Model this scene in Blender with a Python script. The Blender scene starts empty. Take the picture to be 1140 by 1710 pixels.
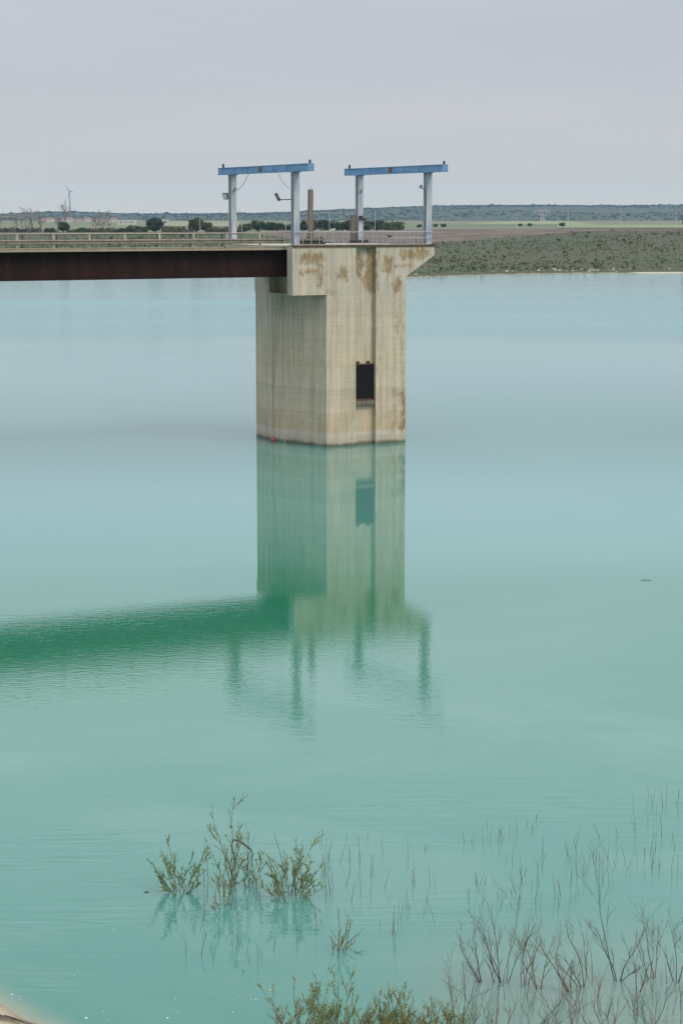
import bpy, bmesh, math, random
from mathutils import Vector, Matrix, noise
import numpy as np

SC = bpy.context.scene
COL = SC.collection
PI = math.pi

# ------------------------------------------------------------------ camera, world, sun, exposure
CAM_H = 14.0
F_PX = 3200.0
PITCH = math.atan(490 / F_PX)
cd = bpy.data.cameras.new('camera')
cd.sensor_fit = 'VERTICAL'
cd.sensor_height = 36.0
cd.lens = F_PX / 1710 * 36
cd.clip_start = 0.5
cd.clip_end = 30000
cam = bpy.data.objects.new('camera', cd)
COL.objects.link(cam)
cam.location = (0, 0, CAM_H)
cam.rotation_euler = (PI / 2 - PITCH, 0, 0)
SC.camera = cam

SUN_EL = math.radians(46)
SUN_AZ = math.radians(128)            # clockwise from +Y (the view direction)
sd = (math.sin(SUN_AZ) * math.cos(SUN_EL), math.cos(SUN_AZ) * math.cos(SUN_EL), math.sin(SUN_EL))
sl = bpy.data.lights.new('sun', 'SUN')
sl.energy = 1.5
sl.angle = math.radians(22)
sl.color = (1.0, 0.91, 0.76)
sun = bpy.data.objects.new('sun', sl)
COL.objects.link(sun)
sun.rotation_euler = Vector(sd).to_track_quat('Z', 'Y').to_euler()

SC.view_settings.view_transform = 'Standard'
SC.view_settings.look = 'None'
SC.view_settings.exposure = 0.22
SC.view_settings.gamma = 1.0
SC.view_settings.use_curve_mapping = False
SC.render.engine = 'CYCLES'
SC.cycles.max_bounces = 8
SC.cycles.volume_bounces = 1


# ------------------------------------------------------------------ node helper
class NT:
    def __init__(self, tree):
        self.t = tree
        self.n = tree.nodes
        self.l = tree.links

    def new(self, typ, **kw):
        nd = self.n.new(typ)
        for k, v in kw.items():
            setattr(nd, k, v)
        return nd

    def put(self, sock, v):
        if isinstance(v, bpy.types.NodeSocket):
            self.l.new(v, sock)
        elif v is not None:
            if isinstance(v, (tuple, list)) and len(v) == 3 and sock.type == 'RGBA':
                v = (*v, 1)
            sock.default_value = v

    def math(self, op, a, b=None, c=None, clamp=False):
        nd = self.new('ShaderNodeMath', operation=op, use_clamp=clamp)
        self.put(nd.inputs[0], a)
        if b is not None: self.put(nd.inputs[1], b)
        if c is not None: self.put(nd.inputs[2], c)
        return nd.outputs[0]

    def add(self, a, b): return self.math('ADD', a, b)
    def sub(self, a, b): return self.math('SUBTRACT', a, b)
    def mul(self, a, b): return self.math('MULTIPLY', a, b)
    def mx(self, a, b): return self.math('MAXIMUM', a, b)
    def mn(self, a, b): return self.math('MINIMUM', a, b)

    def ramp(self, v, a, b, lo=0.0, hi=1.0, smooth=True):
        nd = self.new('ShaderNodeMapRange', interpolation_type='SMOOTHSTEP' if smooth else 'LINEAR')
        self.put(nd.inputs[0], v)
        for i, x in enumerate((a, b, lo, hi)):
            nd.inputs[i + 1].default_value = x
        return nd.outputs[0]

    def mix(self, f, a, b, mode='MIX'):
        nd = self.new('ShaderNodeMix', data_type='RGBA', blend_type=mode)
        self.put(nd.inputs[0], f)
        self.put(nd.inputs[6], a)
        self.put(nd.inputs[7], b)
        return nd.outputs[2]

    def mapped(self, vec, scale=(1, 1, 1), loc=(0, 0, 0), rot=(0, 0, 0)):
        nd = self.new('ShaderNodeMapping')
        self.put(nd.inputs[0], vec)
        nd.inputs['Scale'].default_value = scale
        nd.inputs['Location'].default_value = loc
        nd.inputs['Rotation'].default_value = rot
        return nd.outputs[0]

    def noise(self, vec, scale=1.0, detail=3.0, rough=0.5, dist=0.0):
        nd = self.new('ShaderNodeTexNoise')
        self.put(nd.inputs['Vector'], vec)
        nd.inputs['Scale'].default_value = scale
        nd.inputs['Detail'].default_value = detail
        nd.inputs['Roughness'].default_value = rough
        nd.inputs['Distortion'].default_value = dist
        return nd.outputs[0]

    def xyz(self, vec):
        nd = self.new('ShaderNodeSeparateXYZ')
        self.put(nd.inputs[0], vec)
        return nd.outputs

    def cramp(self, v, stops, interp='LINEAR'):
        nd = self.new('ShaderNodeValToRGB')
        cr = nd.color_ramp
        cr.interpolation = interp
        while len(cr.elements) < len(stops):
            cr.elements.new(0.5)
        for e, (p, c) in zip(cr.elements, stops):
            e.position = p
            e.color = (*c, 1)
        self.put(nd.inputs[0], v)
        return nd.outputs[0]

    def bump(self, h, strength=0.3, dist=0.02):
        nd = self.new('ShaderNodeBump')
        self.put(nd.inputs['Height'], h)
        self.put(nd.inputs['Strength'], strength)
        self.put(nd.inputs['Distance'], dist)
        return nd.outputs[0]


def lin(r, g, b):
    f = lambda c: (c / 255 / 12.92) if c / 255 <= 0.04045 else ((c / 255 + 0.055) / 1.055) ** 2.4
    return (f(r), f(g), f(b))


def material(name, rough=0.8, metal=0.0):
    m = bpy.data.materials.new(name)
    m.use_nodes = True
    nt = NT(m.node_tree)
    b = m.node_tree.nodes['Principled BSDF']
    b.inputs['Roughness'].default_value = rough
    b.inputs['Metallic'].default_value = metal
    return m, nt, b


# ------------------------------------------------------------------ world: overcast sky
world = bpy.data.worlds.new('World')
SC.world = world
world.use_nodes = True
wt = NT(world.node_tree)
bg = world.node_tree.nodes['Background']
sky = wt.new('ShaderNodeTexSky', sky_type='NISHITA')
sky.sun_disc = False
sky.sun_elevation = SUN_EL
sky.sun_rotation = SUN_AZ
sky.dust_density = 4.0
tc = wt.new('ShaderNodeTexCoord')
dx, dy, dz = wt.xyz(tc.outputs['Generated'])
# cloud layer: even pale grey near the horizon, a little bluer above it, brighter overhead
layer = wt.cramp(wt.math('MAXIMUM', dz, 0.0), [
    (0.0, (.59, .565, .51)), (0.03, (.53, .53, .53)), (0.07, (.485, .50, .54)), (0.108, (.475, .503, .556)),
    (0.14, (.62, .72, .84)), (0.26, (.98, 1.11, 1.24)), (0.45, (1.08, 1.14, 1.17)), (1.0, (1.36, 1.37, 1.37))])
cv = wt.mapped(tc.outputs['Generated'], scale=(2.2, 2.2, 16.0))
cl = wt.noise(cv, scale=1.6, detail=4.0, rough=0.5, dist=0.4)
layer = wt.mix(1.0, layer, wt.cramp(cl, [(0.25, (0.93, 0.945, 0.97)), (0.75, (1.06, 1.05, 1.03))]), 'MULTIPLY')
skyn = wt.mix(1.0, sky.outputs[0], (0.09, 0.09, 0.09, 1), 'MULTIPLY')
skyc = wt.mix(0.93, skyn, layer)
wt.put(bg.inputs['Color'], skyc)
bg.inputs['Strength'].default_value = 1.0


# ------------------------------------------------------------------ mesh helpers
class MB:
    def __init__(self):
        self.v = []
        self.f = []

    def box(self, x0, x1, y0, y1, z0, z1, bevel=0.0):
        if bevel:
            b = bevel
            i = len(self.v)
            bm = bmesh.new()
            bmesh.ops.create_cube(bm, size=1)
            for v in bm.verts:
                v.co = Vector((x0 + (v.co.x + .5) * (x1 - x0), y0 + (v.co.y + .5) * (y1 - y0), z0 + (v.co.z + .5) * (z1 - z0)))
            bmesh.ops.bevel(bm, geom=bm.edges[:], offset=b, segments=1, affect='EDGES')
            self.absorb(bm)
            return self
        i = len(self.v)
        self.v += [(x0, y0, z0), (x1, y0, z0), (x1, y1, z0), (x0, y1, z0), (x0, y0, z1), (x1, y0, z1), (x1, y1, z1), (x0, y1, z1)]
        for q in ((3, 2, 1, 0), (4, 5, 6, 7), (0, 1, 5, 4), (1, 2, 6, 5), (2, 3, 7, 6), (3, 0, 4, 7)):
            self.f.append(tuple(i + k for k in q))
        return self

    def absorb(self, bm):
        i = len(self.v)
        bm.verts.index_update()
        self.v += [tuple(v.co) for v in bm.verts]
        self.f += [tuple(i + v.index for v in f.verts) for f in bm.faces]
        bm.free()

    def prism(self, poly, a, b, axis='z'):
        """poly: list of 2D points (counter-clockwise); extruded from a to b along axis (z: poly is xy; y: poly is xz)."""
        n = len(poly)
        i = len(self.v)
        P = (lambda p, h: (p[0], p[1], h)) if axis == 'z' else (lambda p, h: (p[0], h, p[1]))
        self.v += [P(p, a) for p in poly] + [P(p, b) for p in poly]
        lo = tuple(i + k for k in range(n))
        hi = tuple(i + n + k for k in range(n))
        if axis == 'z':
            self.f += [lo[::-1], hi]
        else:
            self.f += [lo, hi[::-1]]
        for k in range(n):
            j = (k + 1) % n
            q = (lo[k], lo[j], hi[j], hi[k])
            self.f.append(q if axis == 'z' else q[::-1])
        return self

    def tube(self, pts, radii, sides=5, cap=True):
        pts = [Vector(p) for p in pts]
        if not isinstance(radii, (list, tuple)):
            radii = [radii] * len(pts)
        up = Vector((0.31, 0.17, 0.93))
        rings = []
        for k, p in enumerate(pts):
            d = (pts[min(k + 1, len(pts) - 1)] - pts[max(k - 1, 0)])
            if d.length < 1e-9: d = Vector((0, 0, 1))
            d.normalize()
            a = d.cross(up)
            if a.length < 0.05: a = d.cross(Vector((1, 0, 0)))
            a.normalize()
            b = d.cross(a)
            i = len(self.v)
            for s in range(sides):
                t = 2 * PI * s / sides
                self.v.append(tuple(p + (a * math.cos(t) + b * math.sin(t)) * radii[k]))
            rings.append(i)
        for k in range(len(rings) - 1):
            for s in range(sides):
                s2 = (s + 1) % sides
                self.f.append((rings[k] + s, rings[k] + s2, rings[k + 1] + s2, rings[k + 1] + s))
        if cap:
            self.f.append(tuple(rings[0] + s for s in range(sides))[::-1])
            self.f.append(tuple(rings[-1] + s for s in range(sides)))
        return self

    def bar(self, p, q, w, h=None):
        """square-section bar between two points"""
        h = h or w
        p, q = Vector(p), Vector(q)
        d = (q - p).normalized()
        up = Vector((0, 0, 1)) if abs(d.z) < 0.9 else Vector((0, 1, 0))
        a = d.cross(up).normalized() * w / 2
        b = a.cross(d).normalized() * h / 2
        i = len(self.v)
        for e in (p, q):
            self.v += [tuple(e - a - b), tuple(e + a - b), tuple(e + a + b), tuple(e - a + b)]
        for f in ((0, 1, 2, 3), (7, 6, 5, 4), (0, 4, 5, 1), (1, 5, 6, 2), (2, 6, 7, 3), (3, 7, 4, 0)):
            self.f.append(tuple(i + k for k in f))
        return self

    def quad(self, c, u, v):
        c, u, v = Vector(c), Vector(u), Vector(v)
        i = len(self.v)
        self.v += [tuple(c - u - v), tuple(c + u - v), tuple(c + u + v), tuple(c - u + v)]
        self.f.append((i, i + 1, i + 2, i + 3))
        return self

    def leaf(self, c, d, length, width, rng):
        """a narrow pointed leaf from c along d"""
        d = Vector(d).normalized()
        s = d.cross(Vector((rng.gauss(0, 1), rng.gauss(0, 1), rng.gauss(0, 1))))
        if s.length < 1e-4: return
        s = s.normalized() * width / 2
        c = Vector(c)
        i = len(self.v)
        m = c + d * length * 0.45
        self.v += [tuple(c), tuple(m + s), tuple(c + d * length), tuple(m - s)]
        self.f.append((i, i + 1, i + 2, i + 3))

    def blob(self, c, rx, ry, rz, rng, sub=1, rough=0.25):
        bm = bmesh.new()
        bmesh.ops.create_icosphere(bm, subdivisions=sub, radius=1)
        off = Vector((rng.random() * 50, rng.random() * 50, rng.random() * 50))
        for v in bm.verts:
            k = 1 + rough * noise.noise(v.co * 1.7 + off) * 1.6
            v.co = Vector((v.co.x * rx * k + c[0], v.co.y * ry * k + c[1], v.co.z * rz * k + c[2]))
        self.absorb(bm)

    def build(self, name, mat, parent=None, loc=None, rotz=None, smooth=False):
        me = bpy.data.meshes.new(name)
        me.from_pydata(self.v, [], self.f)
        me.update()
        if mat: me.materials.append(mat)
        if smooth:
            me.polygons.foreach_set('use_smooth', [True] * len(me.polygons))
        o = bpy.data.objects.new(name, me)
        COL.objects.link(o)
        if parent: o.parent = parent
        if loc is not None: o.location = loc
        if rotz is not None: o.rotation_euler = (0, 0, rotz)
        return o


def tag(o, label=None, cat=None, group=None, kind=None):
    if label: o['label'] = label
    if cat: o['category'] = cat
    if group: o['group'] = group
    if kind: o['kind'] = kind
    return o


def thing(name, label, cat, loc=(0, 0, 0), rotz=0.0, group=None):
    o = bpy.data.objects.new(name, None)
    o.empty_display_size = 0.2
    COL.objects.link(o)
    o.location = loc
    o.rotation_euler = (0, 0, rotz)
    return tag(o, label, cat, group)


def dup(root, loc=None, rotz=None, label=None, group=None, scale=None):
    r = root.copy()
    COL.objects.link(r)
    if loc is not None: r.location = loc
    if rotz is not None: r.rotation_euler = (0, 0, rotz)
    if scale is not None: r.scale = (scale, scale, scale)
    if label: r['label'] = label
    if group: r['group'] = group
    for ch in list(root.children):
        c = ch.copy()
        COL.objects.link(c)
        c.parent = r
        for g in ch.children:
            d = g.copy()
            COL.objects.link(d)
            d.parent = c
    return r


ORD = ['first', 'second', 'third', 'fourth', 'fifth', 'sixth', 'seventh', 'eighth', 'ninth', 'tenth', 'eleventh', 'twelfth',
       'thirteenth', 'fourteenth', 'fifteenth', 'sixteenth', 'seventeenth', 'eighteenth', 'nineteenth', 'twentieth']

# where a point of the survey (measured off the photograph once) lies on level ground
cF = Vector((0, math.cos(PITCH), -math.sin(PITCH)))
cU = Vector((0, math.sin(PITCH), math.cos(PITCH)))


def ray(px, py):
    return Vector((1, 0, 0)) * (px - 570) + cF * F_PX + cU * (855 - py)


def ground(px, py, z=0.0):
    d = ray(px, py)
    return Vector((0, 0, CAM_H)) + d * ((z - CAM_H) / d.z)


def at_dist(px, y):
    """x of a place seen in column px at forward distance y (near eye level)"""
    return (px - 570) / (F_PX * math.cos(PITCH) + 490 * math.sin(PITCH)) * y


# tower frame: X along its long face, Y away from the viewer
TO = Vector((-0.928, 118.009, 0))
TR = math.radians(28.7)
TM = Matrix.Translation(TO) @ Matrix.Rotation(TR, 4, 'Z')


def T(x, y, z=0.0):
    return TM @ Vector((x, y, z))


# ------------------------------------------------------------------ materials
def mat_water():
    m, nt, b = material('turquoise_water', rough=0.015)
    g = nt.new('ShaderNodeNewGeometry')
    P = g.outputs['Position']
    x, y, z = nt.xyz(P)
    # base colour: milky turquoise changing with distance, sandy silt in the shallow bank corner
    big = nt.noise(nt.mapped(P, scale=(0.012, 0.03, 1)), scale=1.0, detail=3.0)
    c = nt.mix(nt.ramp(big, 0.3, 0.7), (0.016, 0.135, 0.076, 1), (0.024, 0.150, 0.092, 1))
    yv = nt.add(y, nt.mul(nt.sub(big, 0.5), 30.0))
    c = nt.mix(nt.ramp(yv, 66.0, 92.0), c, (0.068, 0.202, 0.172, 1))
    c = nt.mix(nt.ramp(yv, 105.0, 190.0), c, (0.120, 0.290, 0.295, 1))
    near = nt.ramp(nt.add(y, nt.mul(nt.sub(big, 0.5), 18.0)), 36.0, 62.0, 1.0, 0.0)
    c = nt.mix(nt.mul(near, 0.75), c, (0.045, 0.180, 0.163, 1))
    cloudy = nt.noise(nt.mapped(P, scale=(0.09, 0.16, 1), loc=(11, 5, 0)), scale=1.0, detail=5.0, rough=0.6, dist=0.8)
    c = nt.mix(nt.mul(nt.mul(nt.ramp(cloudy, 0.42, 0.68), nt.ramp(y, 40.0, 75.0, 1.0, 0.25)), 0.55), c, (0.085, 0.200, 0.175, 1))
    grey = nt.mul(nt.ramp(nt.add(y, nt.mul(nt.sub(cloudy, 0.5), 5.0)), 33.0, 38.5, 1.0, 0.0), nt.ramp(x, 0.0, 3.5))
    c = nt.mix(nt.mul(grey, 0.7), c, (0.120, 0.170, 0.150, 1))  # grey of the reflected sky, painted into the near water's colour
    shx = nt.add(nt.mul(x, 1.15), nt.mul(y, 1.0))
    wob = nt.mul(nt.sub(nt.noise(P, scale=0.5, detail=3.0), 0.5), 0.9)
    silt = nt.ramp(nt.add(shx, wob), 25.3, 26.9, 1.0, 0.0)
    c = nt.mix(nt.mul(silt, 0.85), c, (0.27, 0.235, 0.16, 1))
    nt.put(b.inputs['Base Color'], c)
    b.inputs['IOR'].default_value = 1.333
    # ripples: patches of breeze with glassy water between them
    yw = nt.add(y, nt.mul(nt.sub(nt.noise(nt.mapped(P, scale=(0.02, 0.05, 1)), scale=1.0, detail=3.0), 0.5), 16.0))
    yfar = nt.add(y, nt.mul(nt.sub(nt.noise(nt.mapped(P, scale=(0.008, 0.012, 1), loc=(7, 3, 0)), scale=1.0, detail=4.0), 0.5), 150.0))
    a = nt.mul(nt.ramp(yw, 46.0, 55.0, 0.0, 1.4), nt.ramp(yw, 62.0, 78.0, 1.0, 0.0))
    streak = nt.noise(nt.mapped(P, scale=(0.006, 0.045, 1), loc=(2, 9, 0)), scale=1.0, detail=3.0, rough=0.55)
    bf = nt.mul(nt.mul(nt.ramp(yfar, 170.0, 250.0), nt.ramp(yfar, 310.0, 430.0, 1.0, 0.55)), nt.ramp(streak, 0.30, 0.62, 0.75, 1.2))
    nearp = nt.ramp(yw, 40.0, 50.0, 1.0, 0.0)
    patch = nt.ramp(nt.noise(nt.mapped(P, scale=(0.10, 0.22, 1), loc=(3, 1, 0)), scale=1.0, detail=3.0), 0.42, 0.62)
    fine = nt.noise(nt.mapped(P, scale=(1.0, 1.1, 1), rot=(0, 0, 0.18)), scale=6.0, detail=3.0, rough=0.6, dist=0.3)
    mid = nt.noise(nt.mapped(P, scale=(0.8, 1.9, 1), rot=(0, 0, -0.25)), scale=2.6, detail=3.0, rough=0.5, dist=0.4)
    wave = nt.noise(nt.mapped(P, scale=(0.35, 2.3, 1), rot=(0, 0, 0.12)), scale=1.9, detail=2.0, rough=0.45, dist=0.6)
    c2 = nt.mix(nt.mn(bf, 1.0), c, (0.060, 0.230, 0.230, 1))  # weaker sky reflection of the far rippled band, painted as darker base colour
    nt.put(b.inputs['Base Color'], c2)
    b1 = nt.bump(fine, nt.add(nt.mul(a, 0.0100), 0.0007), 0.12)
    nb = nt.new('ShaderNodeBump')
    nt.put(nb.inputs['Height'], mid)
    nt.put(nb.inputs['Strength'], nt.add(nt.add(nt.mul(bf, 0.14), nt.add(nt.mul(a, 0.0105), nt.mul(nt.mul(nt.ramp(yw, 42.0, 50.0), nt.ramp(yw, 53.0, 62.0, 1.0, 0.0)), 0.015))), 0.0026))
    nb.inputs['Distance'].default_value = 0.12
    nt.put(nb.inputs['Normal'], b1)
    nw = nt.new('ShaderNodeBump')
    nt.put(nw.inputs['Height'], wave)
    nt.put(nw.inputs['Strength'], nt.add(nt.mul(nearp, nt.add(nt.mul(patch, 0.13), 0.02)), 0.0016))
    nw.inputs['Distance'].default_value = 0.12
    nt.put(nw.inputs['Normal'], nb.outputs[0])
    nt.put(b.inputs['Normal'], nw.outputs[0])
    nt.put(b.inputs['Roughness'], nt.add(nt.mul(bf, 0.12), 0.015))
    return m


def box_mask(nt, x, z, x0, x1, z0, z1, sx=0.42, sz=0.32):
    a = nt.mul(nt.ramp(x, x0 - sx, x0 + sx), nt.ramp(x, x1 - sx, x1 + sx, 1.0, 0.0))
    c = nt.mul(nt.ramp(z, z0 - sz, z0 + sz), nt.ramp(z, z1 - sz, z1 + sz, 1.0, 0.0))
    return nt.mul(a, c)


def mat_concrete(name='weathered_concrete', stains=True):
    m, nt, b = material(name, rough=0.9)
    tc = nt.new('ShaderNodeTexCoord')
    P = tc.outputs['Object']
    x, y, z = nt.xyz(P)
    zw = nt.add(z, nt.mul(nt.sub(nt.noise(P, scale=1.6, detail=5.0, rough=0.65), 0.5), 0.34))
    # casting lifts: slow tone changes with height
    band = nt.cramp(nt.math('DIVIDE', zw, 12.6), [
        (0.0, (0.087, 0.090, 0.065)), (0.010, (0.17, 0.16, 0.115)), (0.020, (0.412, 0.361, 0.290)), (0.060, (0.499, 0.439, 0.355)), (0.075, (0.443, 0.355, 0.246)),
        (0.16, (0.468, 0.385, 0.277)), (0.17, (0.499, 0.421, 0.316)), (0.28, (0.449, 0.385, 0.290)), (0.29, (0.499, 0.427, 0.323)),
        (0.42, (0.468, 0.397, 0.290)), (0.62, (0.480, 0.415, 0.323)), (0.64, (0.449, 0.391, 0.303)), (0.80, (0.462, 0.403, 0.323)), (1.0, (0.437, 0.391, 0.316))])
    # thin marks of the formwork boards
    n1 = nt.noise(nt.mapped(P, scale=(0.12, 0.12, 4.0)), scale=2.2, detail=4.0, rough=0.65)
    c = nt.mix(1.0, band, nt.cramp(n1, [(0.2, (0.88, 0.875, 0.86)), (0.8, (1.09, 1.09, 1.10))]), 'MULTIPLY')
    n2 = nt.noise(nt.mapped(P, scale=(2.6, 2.6, 0.11)), scale=1.4, detail=4.0, rough=0.6)
    c = nt.mix(1.0, c, nt.cramp(n2, [(0.25, (0.68, 0.67, 0.63)), (0.5, (0.98, 0.98, 0.98)), (0.75, (1.09, 1.09, 1.09))]), 'MULTIPLY')
    n3 = nt.noise(nt.mapped(P, scale=(1, 1, 0.6)), scale=0.8, detail=7.0, rough=0.68)
    c = nt.mix(1.0, c, nt.cramp(n3, [(0.25, (0.80, 0.83, 0.86)), (0.75, (1.14, 1.11, 1.10))]), 'MULTIPLY')
    # pale grey skin in patches
    n4 = nt.noise(nt.mapped(P, scale=(1, 1, 0.5), loc=(5, 9, 2)), scale=1.3, detail=5.0, rough=0.6)
    c = nt.mix(nt.mul(nt.ramp(n4, 0.55, 0.72), 0.55), c, (0.46, 0.45, 0.40, 1))
    # lift joints
    fr = nt.math('FRACT', nt.math('DIVIDE', nt.add(zw, 0.30), 1.52))
    jl = nt.mul(nt.ramp(nt.math('ABSOLUTE', nt.sub(fr, 0.5)), 0.0, 0.012, 1.0, 0.0), nt.ramp(n3, 0.40, 0.65))
    c = nt.mix(nt.mul(jl, 0.45), c, (0.16, 0.14, 0.10, 1))
    # small pits
    n5 = nt.noise(P, scale=9.0, detail=2.0)
    c = nt.mix(nt.mul(nt.ramp(n5, 0.70, 0.76), 0.6), c, (0.10, 0.085, 0.055, 1))
    if stains:
        boxes = [(-1.9, 0.0, 11.35, 11.95, 1.0), (-2.0, 0.1, 10.60, 10.95, 1.0), (-0.75, -0.15, 9.6, 12.1, 0.8), (0.75, 1.6, 10.2, 11.1, 0.9),
                 (2.1, 2.75, 10.4, 12.0, 1.0), (2.85, 3.55, 9.4, 12.2, 1.1), (3.55, 3.75, 1.0, 9.4, 0.8), (4.0, 4.75, 10.5, 11.8, 1.0),
                 (4.7, 5.4, 9.4, 10.35, 1.0), (5.1, 7.3, 11.45, 12.2, 0.9), (4.6, 6.4, 10.9, 11.35, 0.7), (5.25, 5.75, 0.6, 3.4, 1.0), (4.75, 5.1, 0.5, 3.6, 0.8),
                 (0.05, 0.35, 3.5, 9.3, 0.45), (5.3, 5.75, 4.0, 9.0, 0.55), (4.9, 5.3, 6.6, 9.2, 0.7), (-0.2, 0.9, 9.3, 9.75, 0.6)]
        wx = nt.mul(nt.sub(nt.noise(P, scale=1.7, detail=4.0, rough=0.65), 0.5), 1.1)
        wz = nt.mul(nt.sub(nt.noise(nt.mapped(P, loc=(4, 8, 1)), scale=1.5, detail=4.0, rough=0.65), 0.5), 0.9)
        x, z = nt.add(x, wx), nt.add(z, wz)
        tot = None
        for x0, x1, z0, z1, k in boxes:
            bm_ = nt.mul(box_mask(nt, x, z, x0, x1, z0, z1), k)
            tot = bm_ if tot is None else nt.mx(tot, bm_)
        tot = nt.mul(tot, nt.ramp(y, 0.35, 0.5, 1.0, 0.0))
        s1 = nt.noise(nt.mapped(P, scale=(1.5, 1.5, 0.75)), scale=2.3, detail=6.0, rough=0.72)
        s2 = nt.noise(nt.mapped(P, scale=(5, 5, 0.7), loc=(2, 2, 2)), scale=1.6, detail=4.0, rough=0.6)
        s = nt.add(nt.mul(s1, 0.65), nt.mul(s2, 0.45))
        s = nt.ramp(nt.add(s, nt.mul(tot, 0.30)), 0.60, 0.84)
        s = nt.mul(s, nt.mn(nt.mul(tot, 1.6), 1.0))
        sc = nt.mix(nt.ramp(s1, 0.38, 0.62), (0.26, 0.155, 0.055, 1), (0.15, 0.10, 0.040, 1))
        c = nt.mix(nt.mul(s, 0.80), c, sc)
    nt.put(b.inputs['Base Color'], c)
    nt.put(b.inputs['Normal'], nt.bump(nt.add(nt.add(n1, n3), nt.mul(n5, 0.5)), 0.35, 0.02))
    return m


def mat_paint(name, col, col2, rust=(0.10, 0.045, 0.02), worn=0.62, rough=0.6, scale=3.0, vertical=True, dark=None):
    m, nt, b = material(name, rough=rough)
    tc = nt.new('ShaderNodeTexCoord')
    P = tc.outputs['Object']
    n1 = nt.noise(nt.mapped(P, scale=(2.5, 2.5, 0.35) if vertical else (2.0, 0.4, 2.0)), scale=scale * 0.6, detail=5.0, rough=0.65)
    c = nt.mix(nt.ramp(n1, 0.33, 0.67), (*col, 1), (*col2, 1))
    n2 = nt.noise(P, scale=scale, detail=6.0, rough=0.7)
    c = nt.mix(nt.ramp(n2, worn, worn + 0.07), c, (*rust, 1))
    nt.put(b.inputs['Base Color'], c)
    nt.put(b.inputs['Normal'], nt.bump(n2, 0.2, 0.01))
    b.inputs['Specular IOR Level'].default_value = 0.25
    return m


def mat_leaf(name, a, bcol, rough=0.7):
    m, nt, b = material(name, rough=rough)
    g = nt.new('ShaderNodeNewGeometry')
    r = g.outputs['Random Per Island']
    c = nt.mix(r, (*a, 1), (*bcol, 1))
    nt.put(b.inputs['Base Color'], c)
    b.inputs['Specular IOR Level'].default_value = 0.2
    return m


def mat_plain(name, col, rough=0.7, var=0.25, scale=6.0, metal=0.0):
    m, nt, b = material(name, rough=rough, metal=metal)
    tc = nt.new('ShaderNodeTexCoord')
    n = nt.noise(tc.outputs['Object'], scale=scale, detail=4.0, rough=0.6)
    lo = tuple(c * (1 - var) for c in col)
    hi = tuple(c * (1 + var) for c in col)
    nt.put(b.inputs['Base Color'], nt.mix(nt.ramp(n, 0.3, 0.7), (*lo, 1), (*hi, 1)))
    return m


def mat_far_ground():
    m, nt, b = material('scrub_ground', rough=0.95)
    g = nt.new('ShaderNodeNewGeometry')
    P = g.outputs['Position']
    x, y, z = nt.xyz(P)
    n1 = nt.noise(nt.mapped(P, scale=(0.018, 0.030, 1)), scale=1.0, detail=6.0, rough=0.65)
    n2 = nt.noise(P, scale=0.30, detail=5.0, rough=0.7)
    c = nt.mix(nt.ramp(n1, 0.40, 0.62), (0.027, 0.041, 0.005, 1), (0.045, 0.041, 0.012, 1))
    c = nt.mix(nt.ramp(n2, 0.50, 0.72), c, (0.028, 0.040, 0.007, 1))
    # fields on the plain behind the dam
    fx = nt.noise(nt.mapped(P, scale=(0.0035, 0.0012, 1)), scale=1.0, detail=1.0)
    field = nt.mix(nt.ramp(fx, 0.45, 0.55), (0.085, 0.105, 0.045, 1), (0.115, 0.115, 0.06, 1))
    c = nt.mix(nt.ramp(y, 960.0, 1100.0), c, field)
    # bare sand by the water
    sw = nt.add(z, nt.mul(nt.sub(n2, 0.5), 0.9))
    c = nt.mix(nt.ramp(sw, 0.02, 0.20, 1.0, 0.0), c, (0.25, 0.195, 0.12, 1))
    nt.put(b.inputs['Base Color'], c)
    return m


def mat_bank():
    m, nt, b = material('bank_sand', rough=0.95)
    g = nt.new('ShaderNodeNewGeometry')
    P = g.outputs['Position']
    x, y, z = nt.xyz(P)
    n = nt.noise(P, scale=1.4, detail=6.0, rough=0.65)
    c = nt.mix(nt.ramp(n, 0.35, 0.65), (0.30, 0.245, 0.17, 1), (0.38, 0.32, 0.235, 1))
    n2 = nt.noise(nt.mapped(P, scale=(0.7, 2.5, 3.0)), scale=1.3, detail=4.0)
    c = nt.mix(nt.mul(nt.ramp(n2, 0.56, 0.66), 0.7), c, (0.16, 0.09, 0.055, 1))
    wet = nt.ramp(z, 0.0, 0.10, 0.62, 1.0)
    c = nt.mix(1.0, c, wet, 'MULTIPLY')
    nt.put(b.inputs['Base Color'], c)
    nt.put(b.inputs['Normal'], nt.bump(n, 0.5, 0.06))
    return m


def mat_embankment():
    m, nt, b = material('embankment_stone', rough=0.95)
    tc = nt.new('ShaderNodeTexCoord')
    P = tc.outputs['Object']
    # slanting bands of red-brown and grey stone facing
    n1 = nt.noise(nt.mapped(P, scale=(0.05, 0.25, 0.9), rot=(0, 0.35, 0)), scale=1.2, detail=4.0, rough=0.6)
    c = nt.mix(nt.ramp(n1, 0.38, 0.62), (0.078, 0.053, 0.042, 1), (0.125, 0.100, 0.083, 1))
    n2 = nt.noise(P, scale=0.45, detail=5.0, rough=0.7)
    c = nt.mix(nt.mul(nt.ramp(n2, 0.52, 0.70), 0.5), c, (0.085, 0.085, 0.042, 1))
    nt.put(b.inputs['Base Color'], c)
    nt.put(b.inputs['Normal'], nt.bump(n2, 0.6, 0.5))
    return m


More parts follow.
